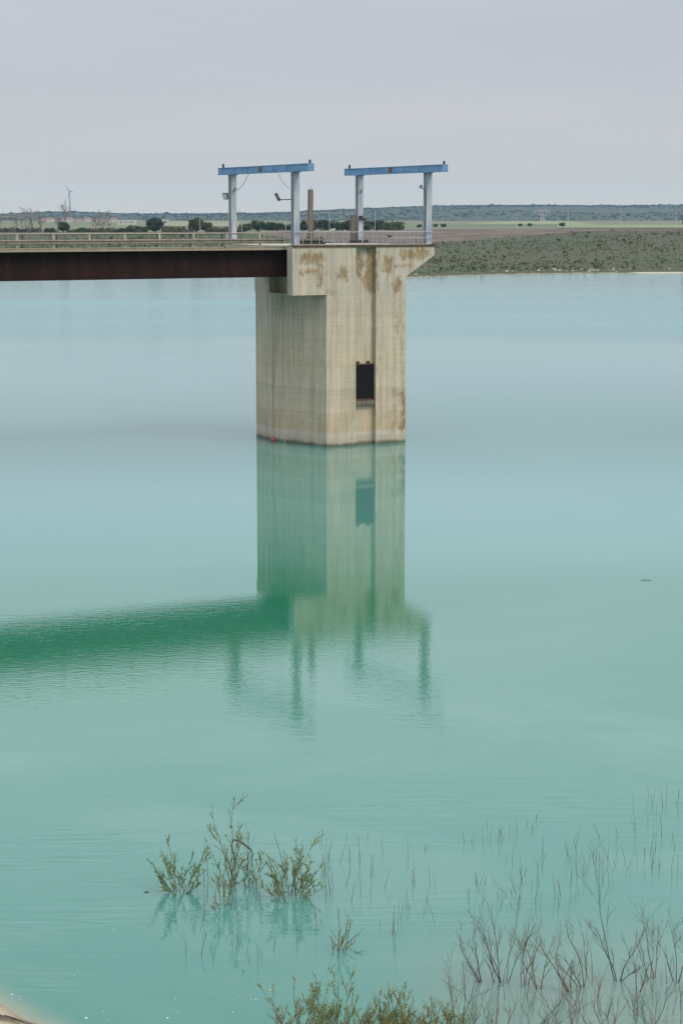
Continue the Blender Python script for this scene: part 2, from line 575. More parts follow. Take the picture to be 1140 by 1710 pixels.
def mat_hills():
    m, nt, b = material('wooded_hills', rough=0.95)
    g = nt.new('ShaderNodeNewGeometry')
    P = g.outputs['Position']
    n1 = nt.noise(nt.mapped(P, scale=(0.003, 0.0012, 0.02)), scale=1.0, detail=6.0, rough=0.65)
    c = nt.mix(nt.ramp(n1, 0.40, 0.62), (0.013, 0.025, 0.018, 1), (0.028, 0.041, 0.027, 1))
    n2 = nt.noise(nt.mapped(P, scale=(0.05, 0.012, 0.2)), scale=1.0, detail=4.0, rough=0.7)
    c = nt.mix(nt.ramp(n2, 0.45, 0.7), c, (0.013, 0.024, 0.014, 1))
    nt.put(b.inputs['Base Color'], c)
    return m


M = {}
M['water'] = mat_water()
M['concrete'] = mat_concrete()
M['concrete_plain'] = mat_concrete('unstained_concrete', stains=False)  # same concrete without the rust stains
M['deck'] = mat_plain('deck_concrete', (0.36, 0.34, 0.29), 0.9, 0.2, 3.0)
M['kerb'] = mat_paint('kerb_concrete', (0.33, 0.29, 0.22), (0.25, 0.22, 0.165), (0.12, 0.085, 0.05), 0.62, 0.9, 2.0, False)
M['girder'] = mat_paint('rusted_girder', (0.026, 0.0075, 0.0055), (0.012, 0.0045, 0.004), (0.040, 0.013, 0.008), 0.60, 0.85, 1.2)
M['blue'] = mat_paint('faded_blue_paint', (0.085, 0.19, 0.36), (0.14, 0.265, 0.43), (0.13, 0.10, 0.085), 0.655, 0.6, 3.2, False)
M['post'] = mat_paint('chalky_blue_white_paint', (0.43, 0.44, 0.45), (0.25, 0.30, 0.37), (0.13, 0.115, 0.11), 0.62, 0.65, 2.6)
M['rail'] = mat_paint('pale_rail_paint', (0.36, 0.335, 0.275), (0.26, 0.24, 0.195), (0.13, 0.085, 0.05), 0.61, 0.7, 2.4, False)
M['far_rail'] = mat_plain('shade_toned_rail', (0.055, 0.052, 0.047), 0.8, 0.3, 3.0)  # far rail: shade on its back faces is put into this darker colour
M['crash'] = mat_paint('weathered_crash_beam', (0.25, 0.22, 0.175), (0.17, 0.145, 0.115), (0.10, 0.06, 0.04), 0.60, 0.7, 2.4, False)
M['handrail'] = mat_paint('grey_rail_paint', (0.36, 0.36, 0.355), (0.28, 0.28, 0.27), (0.14, 0.09, 0.06), 0.62, 0.7, 4.0, False)
M['rust'] = mat_plain('rust', (0.085, 0.040, 0.022), 0.9, 0.4, 5.0)
M['dark'] = mat_plain('dark_steel', (0.022, 0.021, 0.022), 0.6, 0.3, 5.0)
M['hole'] = mat_plain('unlit_opening', (0.012, 0.012, 0.014), 0.9, 0.3, 5.0)
M['housing'] = mat_plain('lamp_housing', (0.055, 0.055, 0.06), 0.5, 0.3, 5.0)
M['glass'] = mat_plain('lamp_glass', (0.50, 0.50, 0.46), 0.15, 0.1, 5.0)
M['pole'] = mat_paint('brown_concrete_pole', (0.17, 0.145, 0.115), (0.125, 0.105, 0.085), (0.21, 0.115, 0.055), 0.60, 0.9, 1.6)
M['red'] = mat_plain('red_plastic', (0.30, 0.035, 0.03), 0.5, 0.2, 8.0)
M['white'] = mat_plain('white_paint', (0.60, 0.60, 0.60), 0.6, 0.08, 2.0)
M['foam'] = mat_plain('foam', (0.5, 0.54, 0.52), 0.6, 0.06, 20.0)
M['weed'] = mat_plain('pond_weed', (0.03, 0.12, 0.06), 0.6, 0.3, 6.0)
M['bark'] = mat_plain('bark', (0.085, 0.066, 0.048), 0.9, 0.35, 8.0)
M['twig'] = mat_plain('dry_twig', (0.122, 0.084, 0.058), 0.85, 0.4, 5.0)
M['far_twig'] = mat_plain('grey_bark', (0.19, 0.17, 0.15), 0.9, 0.3, 2.0)
M['twig_dark'] = mat_plain('wet_twig', (0.060, 0.048, 0.040), 0.8, 0.4, 5.0)
M['leaf_shrub'] = mat_leaf('tamarisk_green', (0.105, 0.180, 0.060), (0.230, 0.275, 0.110))
M['leaf_olive'] = mat_leaf('tamarisk_olive', (0.130, 0.160, 0.042), (0.275, 0.280, 0.095))
M['leaf_dark'] = mat_leaf('evergreen_leaf', (0.014, 0.030, 0.013), (0.036, 0.058, 0.024))
M['leaf_mid'] = mat_leaf('green_leaf', (0.030, 0.052, 0.018), (0.074, 0.100, 0.036))
M['leaf_brown'] = mat_leaf('budding_leaf', (0.080, 0.072, 0.048), (0.125, 0.112, 0.068))
M['leaf_hedge'] = mat_leaf('hedge_leaf', (0.070, 0.078, 0.030), (0.150, 0.142, 0.066))
M['scrub'] = mat_leaf('scrub_leaf', (0.032, 0.050, 0.007), (0.060, 0.073, 0.013))
M['forest'] = mat_leaf('forest_crown', (0.014, 0.027, 0.019), (0.026, 0.040, 0.027))
M['rock'] = mat_plain('pale_rock', (0.46, 0.40, 0.31), 0.9, 0.25, 2.0)
M['hills'] = mat_hills()
M['far_ground'] = mat_far_ground()
M['bank'] = mat_bank()
M['embankment'] = mat_embankment()
M['road'] = mat_plain('crest_road', (0.10, 0.095, 0.085), 0.9, 0.2, 0.5)
M['turbine'] = mat_plain('turbine_white', (0.22, 0.23, 0.25), 0.5, 0.04, 0.1)
M['tile'] = mat_plain('roof_tile', (0.23, 0.135, 0.095), 0.85, 0.25, 0.6)
M['plaster'] = mat_plain('plaster', (0.46, 0.43, 0.39), 0.85, 0.12, 0.5)
M['pylon'] = mat_plain('galvanised', (0.48, 0.45, 0.42), 0.6, 0.1, 0.5)
M['feather_white'] = mat_plain('white_feather', (0.5, 0.5, 0.49), 0.8, 0.15, 9.0)
M['feather_black'] = mat_plain('black_feather', (0.016, 0.016, 0.018), 0.7, 0.2, 9.0)


# ------------------------------------------------------------------ setting: water, ground, hills
def grid_mesh(name, xs, ys, zf, mat, smooth=True):
    mb = MB()
    nx = len(xs)
    for yv in ys:
        for xv in xs:
            mb.v.append((xv, yv, zf(xv, yv)))
    for j in range(len(ys) - 1):
        for i in range(nx - 1):
            a = j * nx + i
            mb.f.append((a, a + 1, a + nx + 1, a + nx))
    return mb.build(name, mat, smooth=smooth)


def smooth(a, b, t):
    t = max(0.0, min(1.0, (t - a) / (b - a)))
    return t * t * (3 - 2 * t)


w = MB()
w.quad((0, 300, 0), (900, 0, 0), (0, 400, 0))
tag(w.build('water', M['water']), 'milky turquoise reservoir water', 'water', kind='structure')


def shore_y(x):
    """far shoreline"""
    pts = [(-900, 640), (-300, 560), (-120, 530), (-40, 492), (0, 462), (17, 465.5), (35, 485), (51, 495.5), (90, 507), (140, 540), (300, 600), (900, 640)]
    for (x0, y0), (x1, y1) in zip(pts, pts[1:]):
        if x0 <= x <= x1:
            t = (x - x0) / (x1 - x0)
            return y0 + (y1 - y0) * t
    return 640


TOE = 842.0


def land_z(x, y):
    sy = shore_y(x) + 3.0 * noise.noise(Vector((x * 0.06, 0.3, 7.1)))
    d = y - sy
    if d < 0:
        return max(-4.0, d * 0.05)
    rise = 3.3 + 5.2 * smooth(30, 125, x) + 3.7 * smooth(0, 45, -x)
    z = 0.05 + 0.5 * smooth(0, 6, d) + rise * min(1.0, d / (TOE - sy))
    z += 0.35 * noise.noise(Vector((x * 0.05, y * 0.03, 0))) * smooth(2, 30, d)
    if y > 880:
        z = z + (6.5 - z) * smooth(880, 1000, y)
    if y > 1500:
        z += 4 * smooth(1500, 2600, y)
    return z


xs = sorted(set([-3000, -1800, -1200, -900, -650, -450] + list(range(-320, 321, 8)) + [450, 650, 900, 1200, 1800, 3000]))
ys = sorted(set(list(range(440, 560, 4)) + list(range(560, 900, 14)) + [930, 1000, 1100, 1300, 1500, 1800, 2200, 2600, 3200, 4200, 5600, 7900]))
tag(grid_mesh('ground', xs, ys, land_z, M['far_ground']), 'scrubby far shore and plain', 'ground', kind='structure')

# dam embankment with the road on its crest
mb = MB()
CREST = 9.55
prof = [(TOE - 16, 2.4), (TOE + 20, CREST), (TOE + 28, CREST), (TOE + 60, 5.0)]
xx = list(range(-620, 621, 20))


def drop(x):
    return 1.65 * (1 - smooth(-60, 90, x))


for xv in xx:
    bow = (xv / 400.0) ** 2 * 18
    for (yy, zz) in prof:
        j = 0.18 * noise.noise(Vector((xv * 0.07, yy * 0.2, 1.0))) * (1 if zz < CREST else 0.2)
        zz = zz if zz < 3 else zz - drop(xv) * (1 if zz == CREST else 0.5)
        mb.v.append((xv, yy - bow, zz + j))
for k in range(len(xx) - 1):
    for s in range(3):
        a = k * 4 + s
        mb.f.append((a, a + 4, a + 5, a + 1)[::-1])
o = mb.build('embankment', M['embankment'])
tag(o, 'long red-brown earth dam embankment behind the grassy far shore', 'embankment', kind='structure')
mb = MB()
for xv in xx:
    bow = (xv / 400.0) ** 2 * 18
    mb.v += [(xv, TOE + 20.6 - bow, CREST - drop(xv) + 0.12), (xv, TOE + 27 - bow, CREST - drop(xv) + 0.12)]
for k in range(len(xx) - 1):
    a = k * 2
    mb.f.append((a, a + 2, a + 3, a + 1))
tag(mb.build('road', M['road']), 'narrow road on the dam crest', 'road', kind='structure')


def hill_z(x, y):
    s = x / 900.0
    crest = 27 + 23 * smooth(-0.55, 0.55, s) + 5 * noise.noise(Vector((x * 0.0022, 3.0, 0)))
    z = 6 + (crest - 6) * smooth(2500, 5100, y)
    if y > 5100:
        z = crest - (y - 5100) * 0.012
    z += 5.0 * noise.noise(Vector((x * 0.0035, y * 0.0016, 4))) * smooth(2600, 3800, y)
    return z - 2.0


hx = list(range(-3000, 3001, 60))
hy = [2450, 2550, 2700, 2900, 3100, 3350, 3600, 3900, 4200, 4500, 4800, 5000, 5100, 5200, 5500, 6000, 6800]
tag(grid_mesh('hills', hx, hy, hill_z, M['hills']), 'low wooded blue hills on the horizon', 'hills', kind='structure')

# woods covering the hills: one mass
rng = random.Random(5)
ico_bm = bmesh.new()
bmesh.ops.create_icosphere(ico_bm, subdivisions=1, radius=1)
ico_bm.verts.index_update()
ICO_V = np.array([v.co[:] for v in ico_bm.verts])
ICO_F = np.array([[v.index for v in f.verts] for f in ico_bm.faces])
ico_bm.free()


def blob_mass(name, items, mat, seed):
    """items: (x, y, z, rx, rz); many uneven clumps in one object (for what nobody could count)"""
    r = np.random.RandomState(seed)
    V, Fc = [], []
    for k, (x, y, z, rx, rz) in enumerate(items):
        s = 1 + r.uniform(-0.32, 0.32, (len(ICO_V), 1))
        V.append(ICO_V * s * np.array([rx, rx, rz]) + np.array([x, y, z]))
        Fc.append(ICO_F + k * len(ICO_V))
    me = bpy.data.meshes.new(name)
    me.from_pydata(np.concatenate(V).tolist(), [], np.concatenate(Fc).tolist())
    me.materials.append(mat)
    o = bpy.data.objects.new(name, me)
    COL.objects.link(o)
    return o


items = []
for k in range(9000):
    y = 2600 + 2560 * rng.random() ** 0.8
    half = y * 0.23 + 120
    x = rng.uniform(-half, half)
    if rng.random() < 0.30:
        y = rng.uniform(4950, 5160)
    if noise.noise(Vector((x * 0.003, y * 0.0016, 9))) < -0.22 and y < 4700:
        continue
    h = rng.uniform(0.9, 2.2) * (1.0 if rng.random() < 0.97 else 2.0)
    items.append((x, y, hill_z(x, y) + h * 0.35, h * rng.uniform(1.2, 2.6), h * 0.6))
tag(blob_mass('woods', items, M['forest'], 3), 'distant woods covering the blue hills', 'woods', kind='stuff')

# scrub on the far shore: one mass of low leafy clumps
mb = MB()
for k in range(15000):
    y = rng.uniform(470, TOE + 4)
    half = y * 0.20 + 25
    x = rng.uniform(-half, half)
    d = y - shore_y(x)
    if d < 5: continue
    dens = noise.noise(Vector((x * 0.035, y * 0.016, 2.0))) + 0.4 * noise.noise(Vector((x * 0.15, y * 0.07, 5.0)))
    if dens < 0.0 and rng.random() < 0.6: continue
    z = land_z(x, y)
    if y > TOE - 14 and rng.random() < 0.8: continue
    if y > TOE - 16: z = max(z, 2.4 + (y - TOE + 16) * 0.2)
    s = rng.uniform(0.16, 0.46) * (2.2 if rng.random() < 0.05 else 1.0)
    for q in range(7):
        a = rng.uniform(0, 2 * PI)
        rr = s * rng.random() ** 0.5
        c = (x + math.cos(a) * rr, y + math.sin(a) * rr, z + rng.uniform(0.1, 0.95) * s)
        u = Vector((rng.gauss(0, 1), rng.gauss(0, 1), rng.gauss(0, 0.6))).normalized() * s * 0.34
        v = u.cross(Vector((rng.gauss(0, 1), rng.gauss(0, 1), rng.gauss(0, 1)))).normalized() * s * 0.26
        mb.quad(c, u, v)
tag(mb.build('undergrowth', M['scrub']), 'low green and brown scrub covering the far shore', 'scrub', kind='stuff')

# pale rocks along the far waterline
mb = MB()
for k in range(45):
    x = rng.choice([rng.uniform(14, 60), rng.uniform(42, 92), rng.uniform(52, 75)])
    y = shore_y(x) + rng.uniform(1.0, 8) * (1 if rng.random() < .6 else 3.2)
    s = rng.uniform(0.10, 0.32)
    mb.blob((x, y, land_z(x, y) + s * 0.25), s * 1.6, s * 1.2, s * 0.7, rng, 1, 0.3)
tag(mb.build('pebbles', M['rock']), 'pale stones scattered along the far waterline', 'stones', kind='stuff')

# low white sand bar off the far shore
mb = MB()
mb.blob((88, 503.5, 0.02), 15, 1.1, 0.22, rng, 3, 0.15)
tag(mb.build('beach', M['rock'], smooth=True), 'thin pale sand bar at the far waterline', 'sand bar', kind='structure')


# near bank
def bank_shore(x):
    if x < -5.2:
        return 31.75 + (-5.2 - x) * 1.15 * (1.0 if x > -14 else 1.0)
    return 31.75 - 0.9 * smooth(-5.2, -3.5, x) - 0.0 * x


def bank_z(x, y):
    sy = min(bank_shore(x), 60) + 0.35 * noise.noise(Vector((x * 0.8, 1.7, 3.3)))
    d = sy - y
    if d < 0:
        return max(-2.5, d * 0.25)
    z = d * 0.16 if d < 3 else 0.48 + (d - 3) * 0.42
    z += 0.10 * noise.noise(Vector((x * 0.9, y * 0.9, 0))) * smooth(0, 1.5, d)
    return min(z, 12.3)


xs = sorted(set([v * 0.5 for v in range(-60, 41)] + [-200, -120, -80, -60, -50, -40, -35, 25, 30, 40, 60, 100, 200]))
ys = sorted(set([-60, -30, -10, -5, 0, 4, 8, 12, 16, 20, 24] + [26 + 0.4 * v for v in range(0, 60)] + [52, 56, 60, 66, 74]))
tag(grid_mesh('shore', xs, ys, bank_z, M['bank']), 'sandy near bank', 'shore', kind='structure')

# ------------------------------------------------------------------ intake tower
tw = thing('intake_tower', 'tall rust-stained concrete intake tower standing in the turquoise reservoir', 'tower', TO, TR)
SEAT = 9.38
TOP = 12.33
mb = MB()
lower = [(0, 0), (2.08, 0), (2.08, 0.34), (3.5, 0.34), (3.5, 0), (5.66, 0), (5.66, 9.4), (0.2, 9.4), (-1.18, 7.4), (-1.34, 4.72)]
mb.prism(lower, -3.5, SEAT)
mb.build('shaft', M['concrete'], tw)
mb = MB()
upper = [(-2.3, 0), (2.08, 0), (2.08, 0.34), (3.5, 0.34), (3.5, 0), (5.66, 0), (5.66, 9.4), (0.6, 9.4), (0.6, 0.75), (-2.3, 0.75)]
mb.prism(upper, SEAT, TOP)
mb.build('head_block', M['concrete'], tw)
mb = MB()
mb.prism([(5.66, 10.41), (7.72, 11.74), (7.72, TOP), (5.66, TOP)], 0.0, 9.4, 'y')
mb.build('corbel', M['concrete'], tw)
mb = MB()
mb.box(-0.55, 0.598, 1.3, 5.245, SEAT, 10.44)
mb.build('bearing_wall', M['concrete_plain'], tw)
mb = MB()
mb.box(-1.24, 0.598, 5.25, 7.38, SEAT, 10.44)
mb.build('bearing_pier', M['concrete_plain'], tw)
mb = MB()
mb.box(-2.3, 0.598, 0.752, 9.4, 12.13, TOP)
mb.box(-2.34, 7.76, -0.05, 9.5, TOP, TOP + 0.05)
mb.build('deck', M['deck'], tw)
mb = MB()
mb.box(-2.36, 7.78, -0.07, -0.052, TOP - 0.05, TOP + 0.07)
mb.build('edge_trim', M['rust'], tw)
# the water opening in the slot with its dark trash rack
op = MB()
op.box(2.10, 3.48, 0.30, 0.36, 2.86, 4.98)
opn = op.build('intake_opening', M['hole'], tw)
gr = MB()
for k in range(12):
    xq = 2.16 + k * 0.115
    gr.box(xq - 0.014, xq + 0.014, 0.225, 0.285, 2.90, 4.94)
for zq in (3.0, 3.62, 4.3, 4.9):
    gr.box(2.10, 3.48, 0.287, 0.298, zq - 0.03, zq + 0.03)
gr.build('grille', M['hole'], opn)
fm = MB()
fm.box(2.085, 2.12, 0.19, 0.30, 2.84, 5.05)
fm.box(3.46, 3.495, 0.19, 0.30, 2.84, 5.05)
fm.box(2.12, 3.46, 0.20, 0.30, 4.98, 5.06)
fm.box(2.085, 3.495, 0.12, 0.33, 2.74, 2.84)
fm.build('frame', M['rust'], opn)
for xq in (2.35, 3.10):
    lg = MB()
    lg.box(xq - 0.09, xq + 0.09, 0.18, 0.32, 5.06, 5.22, 0.02)
    lg.build('lifting_lug', M['dark'], opn)
sl_ = MB()
sl_.box(2.085, 3.495, 0.03, 0.33, 2.48, 2.74, 0.015)
for k in range(4):
    sl_.box(2.2 + k * 0.32, 2.27 + k * 0.32, -0.005, 0.03, 2.50, 2.72)
sl_.build('sill', M['pole'], tw)
# old drip pipes on the splayed side
cb = MB()
n2d = Vector((-1.34, 4.72, 0)).normalized()
cb.tube([(-1.36, 4.66, 0.05), (-1.365, 4.66, 3.0), (-1.375, 4.64, 6.0), (-1.39, 4.62, 9.3)], 0.009, 5)
cb.tube([(-1.36, 4.60, 3.2), (-1.31, 4.40, 6.5), (-1.27, 4.2, 9.37)], 0.007, 4)
cb.tube([(-1.33, 4.52, 3.6), (-1.23, 4.05, 7.0), (-1.16, 3.75, 9.37)], 0.007, 4)
cb.build('hanging_cable', M['pole'], tw)

fl = MB()
fl.blob((0, 0, 0.08), 0.13, 0.13, 0.16, rng, 2, 0.08)
fl.tube([(0, 0, 0.18), (0.02, 0, 0.42)], [0.03, 0.015], 6)
o = fl.build('float', M['red'], None, T(-1.62, 4.2, 0.0), 0, True)
tag(o, 'small red float bobbing against the foot of the concrete tower', 'float')

# ------------------------------------------------------------------ access bridge
BX0, BX1 = -74.0, -2.36
BY0, BY1 = 1.0, 6.7
br = thing('access_bridge', 'long rust-brown steel girder bridge leading out to the concrete tower', 'bridge', T(BX1, BY0, 0), TR)


def L(x): return x - BX1


def K(y): return y - BY0


mb = MB()
mb.box(L(BX0), L(BX1), K(BY0) + 0.35, K(BY1) - 0.35, 12.1, 12.18)
mb.build('deck', M['deck'], br)
for s in (0, 1):
    mb = MB()
    y0 = K(BY0) if s == 0 else K(BY1) - 0.345
    kz = 0.0 if s == 0 else -0.09
    mb.box(L(BX0), L(BX1), y0, y0 + 0.345, 12.12 + kz, 12.18 + kz)
    mb.box(L(BX0), L(BX1), y0 + 0.08, y0 + 0.30, 12.182 + kz, 12.28 + kz)
    mb.box(L(BX0), L(BX1), y0 + 0.05, y0 + 0.32, 12.282 + kz, 12.33 + kz)
    mb.build('kerb', M['kerb'], br)
for s in (0, 1):
    yc = K(1.72) if s == 0 else K(5.9)
    mb = MB()
    mb.box(L(BX0), L(0.55), yc - 0.012, yc + 0.012, 10.52, 12.07)
    mb.box(L(BX0), L(0.55), yc - 0.22, yc + 0.22, 10.47, 10.52)
    mb.box(L(BX0), L(0.55), yc - 0.18, yc + 0.18, 12.07, 12.098)
    for k in range(7):
        xk = L(-7.4 - k * 9.3)
        mb.box(xk - 0.26, xk + 0.26, yc - 0.024, yc - 0.0125, 10.62, 11.98)
    mb.build('girder', M['girder'], br)
mb = MB()
for k in range(17):
    xk = L(-3.2 - k * 4.1)
    mb.bar((xk, K(1.75), 10.8), (xk, K(5.87), 11.9), 0.1)
    mb.bar((xk, K(1.75), 11.9), (xk, K(5.87), 10.8), 0.1)
mb.build('cross_brace', M['girder'], br)


def bridge_rail(label, yl, side):
    r = thing('guardrail', label, 'guardrail', T(BX1, yl, 0.0 if side < 0 else -0.085), TR, 'guardrails along the bridge')
    xs_ = [-3.93 - 2.19 * k for k in range(32)]
    for xk in xs_:
        p = MB()
        p.box(L(xk) - 0.06, L(xk) + 0.06, -0.05, 0.05, 12.20, 13.10, 0.012)
        p.box(L(xk) - 0.045, L(xk) + 0.045, 0.05 * side - (0.05 if side < 0 else 0), 0.05 * side + (0.05 if side > 0 else 0), 12.5, 12.8)
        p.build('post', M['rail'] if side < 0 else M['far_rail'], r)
    t = MB()
    t.tube([(L(BX0), 0, 13.13), (L(BX0 / 2), 0, 13.13), (L(BX1), 0, 13.13)], 0.028, 8)
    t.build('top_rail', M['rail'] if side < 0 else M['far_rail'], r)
    wv = MB()
    o0 = 0.10 * side
    d = 0.075 * side
    prof = [(o0, 12.545), (o0 + d, 12.57), (o0 + d, 12.625), (o0, 12.66), (o0, 12.68), (o0 + d, 12.715), (o0 + d, 12.77), (o0, 12.795)]
    th = 0.008
    n = len(prof)
    for xe in (L(BX0), L(BX1)):
        for (a, z) in prof: wv.v.append((xe, a, z))
        for (a, z) in prof: wv.v.append((xe, a + th * side, z))
    for k in range(n - 1):
        for base in (0, n):
            wv.f.append((base + k, base + k + 1, 2 * n + base + k + 1, 2 * n + base + k))
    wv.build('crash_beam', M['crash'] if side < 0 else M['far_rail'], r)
    return r


bridge_rail('pale steel guardrail along the near edge of the bridge', BY0 + 0.17, -1)
bridge_rail('pale steel guardrail along the far edge of the bridge', BY1 - 0.17, 1)

# ------------------------------------------------------------------ handrail round the platform
hr = thing('handrail', 'thin grey steel handrail around the tower platform', 'handrail', T(0, 0, TOP + 0.05), TR)
ztop = 0.80
front = [-1.55, -0.98, -0.42, 0.50, 1.62, 2.6, 3.35, 4.0, 4.95, 5.95, 6.55]
for k, xk in enumerate(front):
    p = MB()
    p.tube([(xk, 0.10, 0), (xk, 0.10, ztop)], 0.024, 6)
    p.build('post', M['handrail'], hr)
for yk in (2.2, 3.8, 5.4, 7.0):
    p = MB()
    p.tube([(7.55, yk, 0), (7.55, yk, ztop)], 0.024, 6)
    p.build('post', M['handrail'], hr)
for xk in (0.4, 1.9, 3.4, 4.9, 6.3):
    p = MB()
    p.tube([(xk, 9.3, 0), (xk, 9.3, ztop)], 0.024, 6)
    p.build('post', M['handrail'], hr)
p = MB()
p.tube([(-2.2, 0.10, ztop), (7.55, 0.10, ztop)], 0.03, 6)
p.tube([(7.55, 0.10, ztop), (7.55, 9.3, ztop)], 0.03, 6)
p.tube([(7.55, 9.3, ztop), (0.1, 9.3, ztop)], 0.03, 6)
p.build('top_rail', M['handrail'], hr)
p = MB()
p.tube([(4.45, 0.10, 0.42), (7.55, 0.10, 0.42)], 0.022, 6)
p.tube([(7.55, 0.10, 0.42), (7.55, 9.3, 0.42)], 0.022, 6)
p.build('middle_rail', M['handrail'], hr)
p = MB()
p.box(-2.2, 7.5, 0.03, 0.06, 0.0, 0.07)
p.build('kick_plate', M['handrail'], hr)


# ------------------------------------------------------------------ gantries
def h_post(mb, y, z0, z1):
    """H section, flanges facing front and back"""
    for s in (-1, 1):
        yc = y + s * 0.19
        mb.box(-0.19, 0.19, yc - 0.02, yc + 0.02, z0, z1)
    mb.box(-0.02, 0.02, y - 0.17, y + 0.17, z0, z1)


def make_gantry(x, label, lift=0.0):
    g = thing('gantry', label, 'gantry', T(x, 0, TOP + 0.05), TR, 'blue gantries on the tower platform')
    z1 = 4.42 + lift
    for y in (0.42, 9.2):
        p = MB()
        h_post(p, y, 0.03, z1 - 0.03)
        po = p.build('post', M['post'], g)
        b = MB()
        b.box(-0.28, 0.28, y - 0.32, y + 0.32, 0.0, 0.03)
        b.build('base_plate', M['rust'], po)
        c = MB()
        c.box(-0.25, 0.25, y - 0.30, y + 0.30, z1 - 0.03, z1)
        c.build('cap_plate', M['blue'], po)
    bm_ = MB()
    bm_.box(-0.24, 0.24, -1.62, 10.92, z1, z1 + 0.045)
    bm_.box(-0.24, 0.24, -1.62, 10.92, z1 + 0.405, z1 + 0.45)
    bm_.box(-0.20, -0.16, -1.62, 10.92, z1 + 0.045, z1 + 0.405)
    bm_.box(0.16, 0.20, -1.62, 10.92, z1 + 0.045, z1 + 0.405)
    bm_.box(-0.16, 0.16, -1.61, -1.58, z1 + 0.045, z1 + 0.405)
    bm_.box(-0.16, 0.16, 10.88, 10.91, z1 + 0.045, z1 + 0.405)
    for yk in (1.1, 3.0, 6.6, 8.4):
        bm_.box(-0.225, -0.203, yk - 0.012, yk + 0.012, z1 + 0.046, z1 + 0.404)
    be = bm_.build('beam', M['blue'], g)
    sp = MB()
    sp.box(-0.232, -0.206, 4.55, 4.95, z1 + 0.046, z1 + 0.404)
    for zz in (0.11, 0.22, 0.34):
        for yy in (4.6, 4.75, 4.9):
            sp.box(-0.25, -0.233, yy - 0.03, yy + 0.03, z1 + zz - 0.03, z1 + zz + 0.03)
    sp.build('splice_plate', M['pole'], be)
    for yk, hh in ((-1.50, 0.22), (10.55, 0.26)):
        s = MB()
        s.box(-0.06, 0.06, yk - 0.05, yk + 0.05, z1 + 0.45, z1 + 0.45 + hh, 0.015)
        s.build('end_stop', M['dark'], be)
    return g


g1 = make_gantry(-1.9, 'faded blue gantry frame over the bridge end of the platform')
g2 = make_gantry(7.45, 'faded blue gantry frame on the outer corbel end of the platform', 0.06)
# slack cable under the first beam
c = MB()
pts = []
for k in range(9):
    t = k / 8
    pts.append((-0.22, 8.9 - 2.6 * t, 3.35 + 1.08 * t - 0.35 * math.sin(PI * t)))
c.tube(pts, 0.016, 5)
c.build('cable', M['dark'], g1)
c = MB()
pts = []
for k in range(9):
    t = k / 8
    pts.append((-0.22, 0.75 + 1.6 * t, 3.4 + 1.02 * t - 0.12 * math.sin(PI * t)))
c.tube(pts, 0.012, 5)
c.build('cable', M['dark'], g1)


# ------------------------------------------------------------------ floodlights and lamps
def floodlight(loc, label, arm, tilt, size=0.40, name='floodlight'):
    r = thing(name, label, 'floodlight', loc, TR, 'floodlights on the gantries')
    a = MB()
    pts = [Vector(p) for p in arm]
    a.tube(pts, 0.028, 6)
    a.build('arm', M['housing'], r)
    h = MB()
    e = pts[-1]
    h.box(-size * 0.5, size * 0.5, -size * 0.22, size * 0.22, -size * 0.5, size * 0.5, size * 0.06)
    ho = h.build('lamp_head', M['housing'], r)
    ho.location = e + Vector((0, 0, size * 0.4))
    ho.rotation_euler = tilt
    g = MB()
    g.box(-size * 0.42, size * 0.42, -size * 0.225 - 0.012, -size * 0.225, -size * 0.42, size * 0.42)
    g.build('glass', M['glass'], ho)
    return r


floodlight(T(-1.9, 9.2, 15.25), 'dark square floodlight on the rear post of the bridge-end gantry',
           [(-0.03, 0.25, 0.0), (-0.03, 0.55, 0.0), (-0.03, 0.95, 0.02)], (0.35, 0, -1.2), 0.42)
floodlight(T(-1.9, 0.42, 15.14), 'floodlight on a thin sideways arm from the front post of the bridge-end gantry',
           [(-0.27, 0, 0), (-0.75, 0, 0.0), (-1.18, 0, -0.03)], (-0.5, 0.2, 0.9), 0.44)
floodlight(T(-1.9, 9.2, 15.75), 'tiny dark spotlight on the inner face of the bridge-end gantry rear post',
           [(0.0, -0.22, 0), (0.0, -0.42, 0.02)], (0.6, 0, 0.6), 0.20, 'spotlight')
floodlight(T(7.45, 0.42, 15.9), 'tiny dark spotlight on the front post of the outer gantry',
           [(-0.27, 0, -0.06), (-0.5, 0, 0.0)], (0.6, 0, 0.6), 0.20, 'spotlight')
floodlight(T(7.45, 9.2, 15.75), 'tiny dark spotlight on the rear post of the outer gantry',
           [(-0.02, -0.22, -0.05), (-0.02, -0.34, 0.0)], (0.6, 0, 0.6), 0.18, 'spotlight')
jb = thing('junction_box', 'rusty dark junction boxes clamped to the rear post of the outer gantry', 'junction box', T(7.45, 8.90, 14.05), TR)
m_ = MB()
m_.box(-0.16, 0.12, -0.10, 0.06, -0.12, 0.14, 0.015)
b_ = m_.build('body', M['dark'], jb)
m_ = MB()
m_.box(0.16, 0.34, -0.06, 0.08, -0.22, -0.02, 0.015)
m_.box(-0.10, 0.08, -0.125, -0.102, -0.05, 0.08)
m_.build('cover', M['rust'], jb)

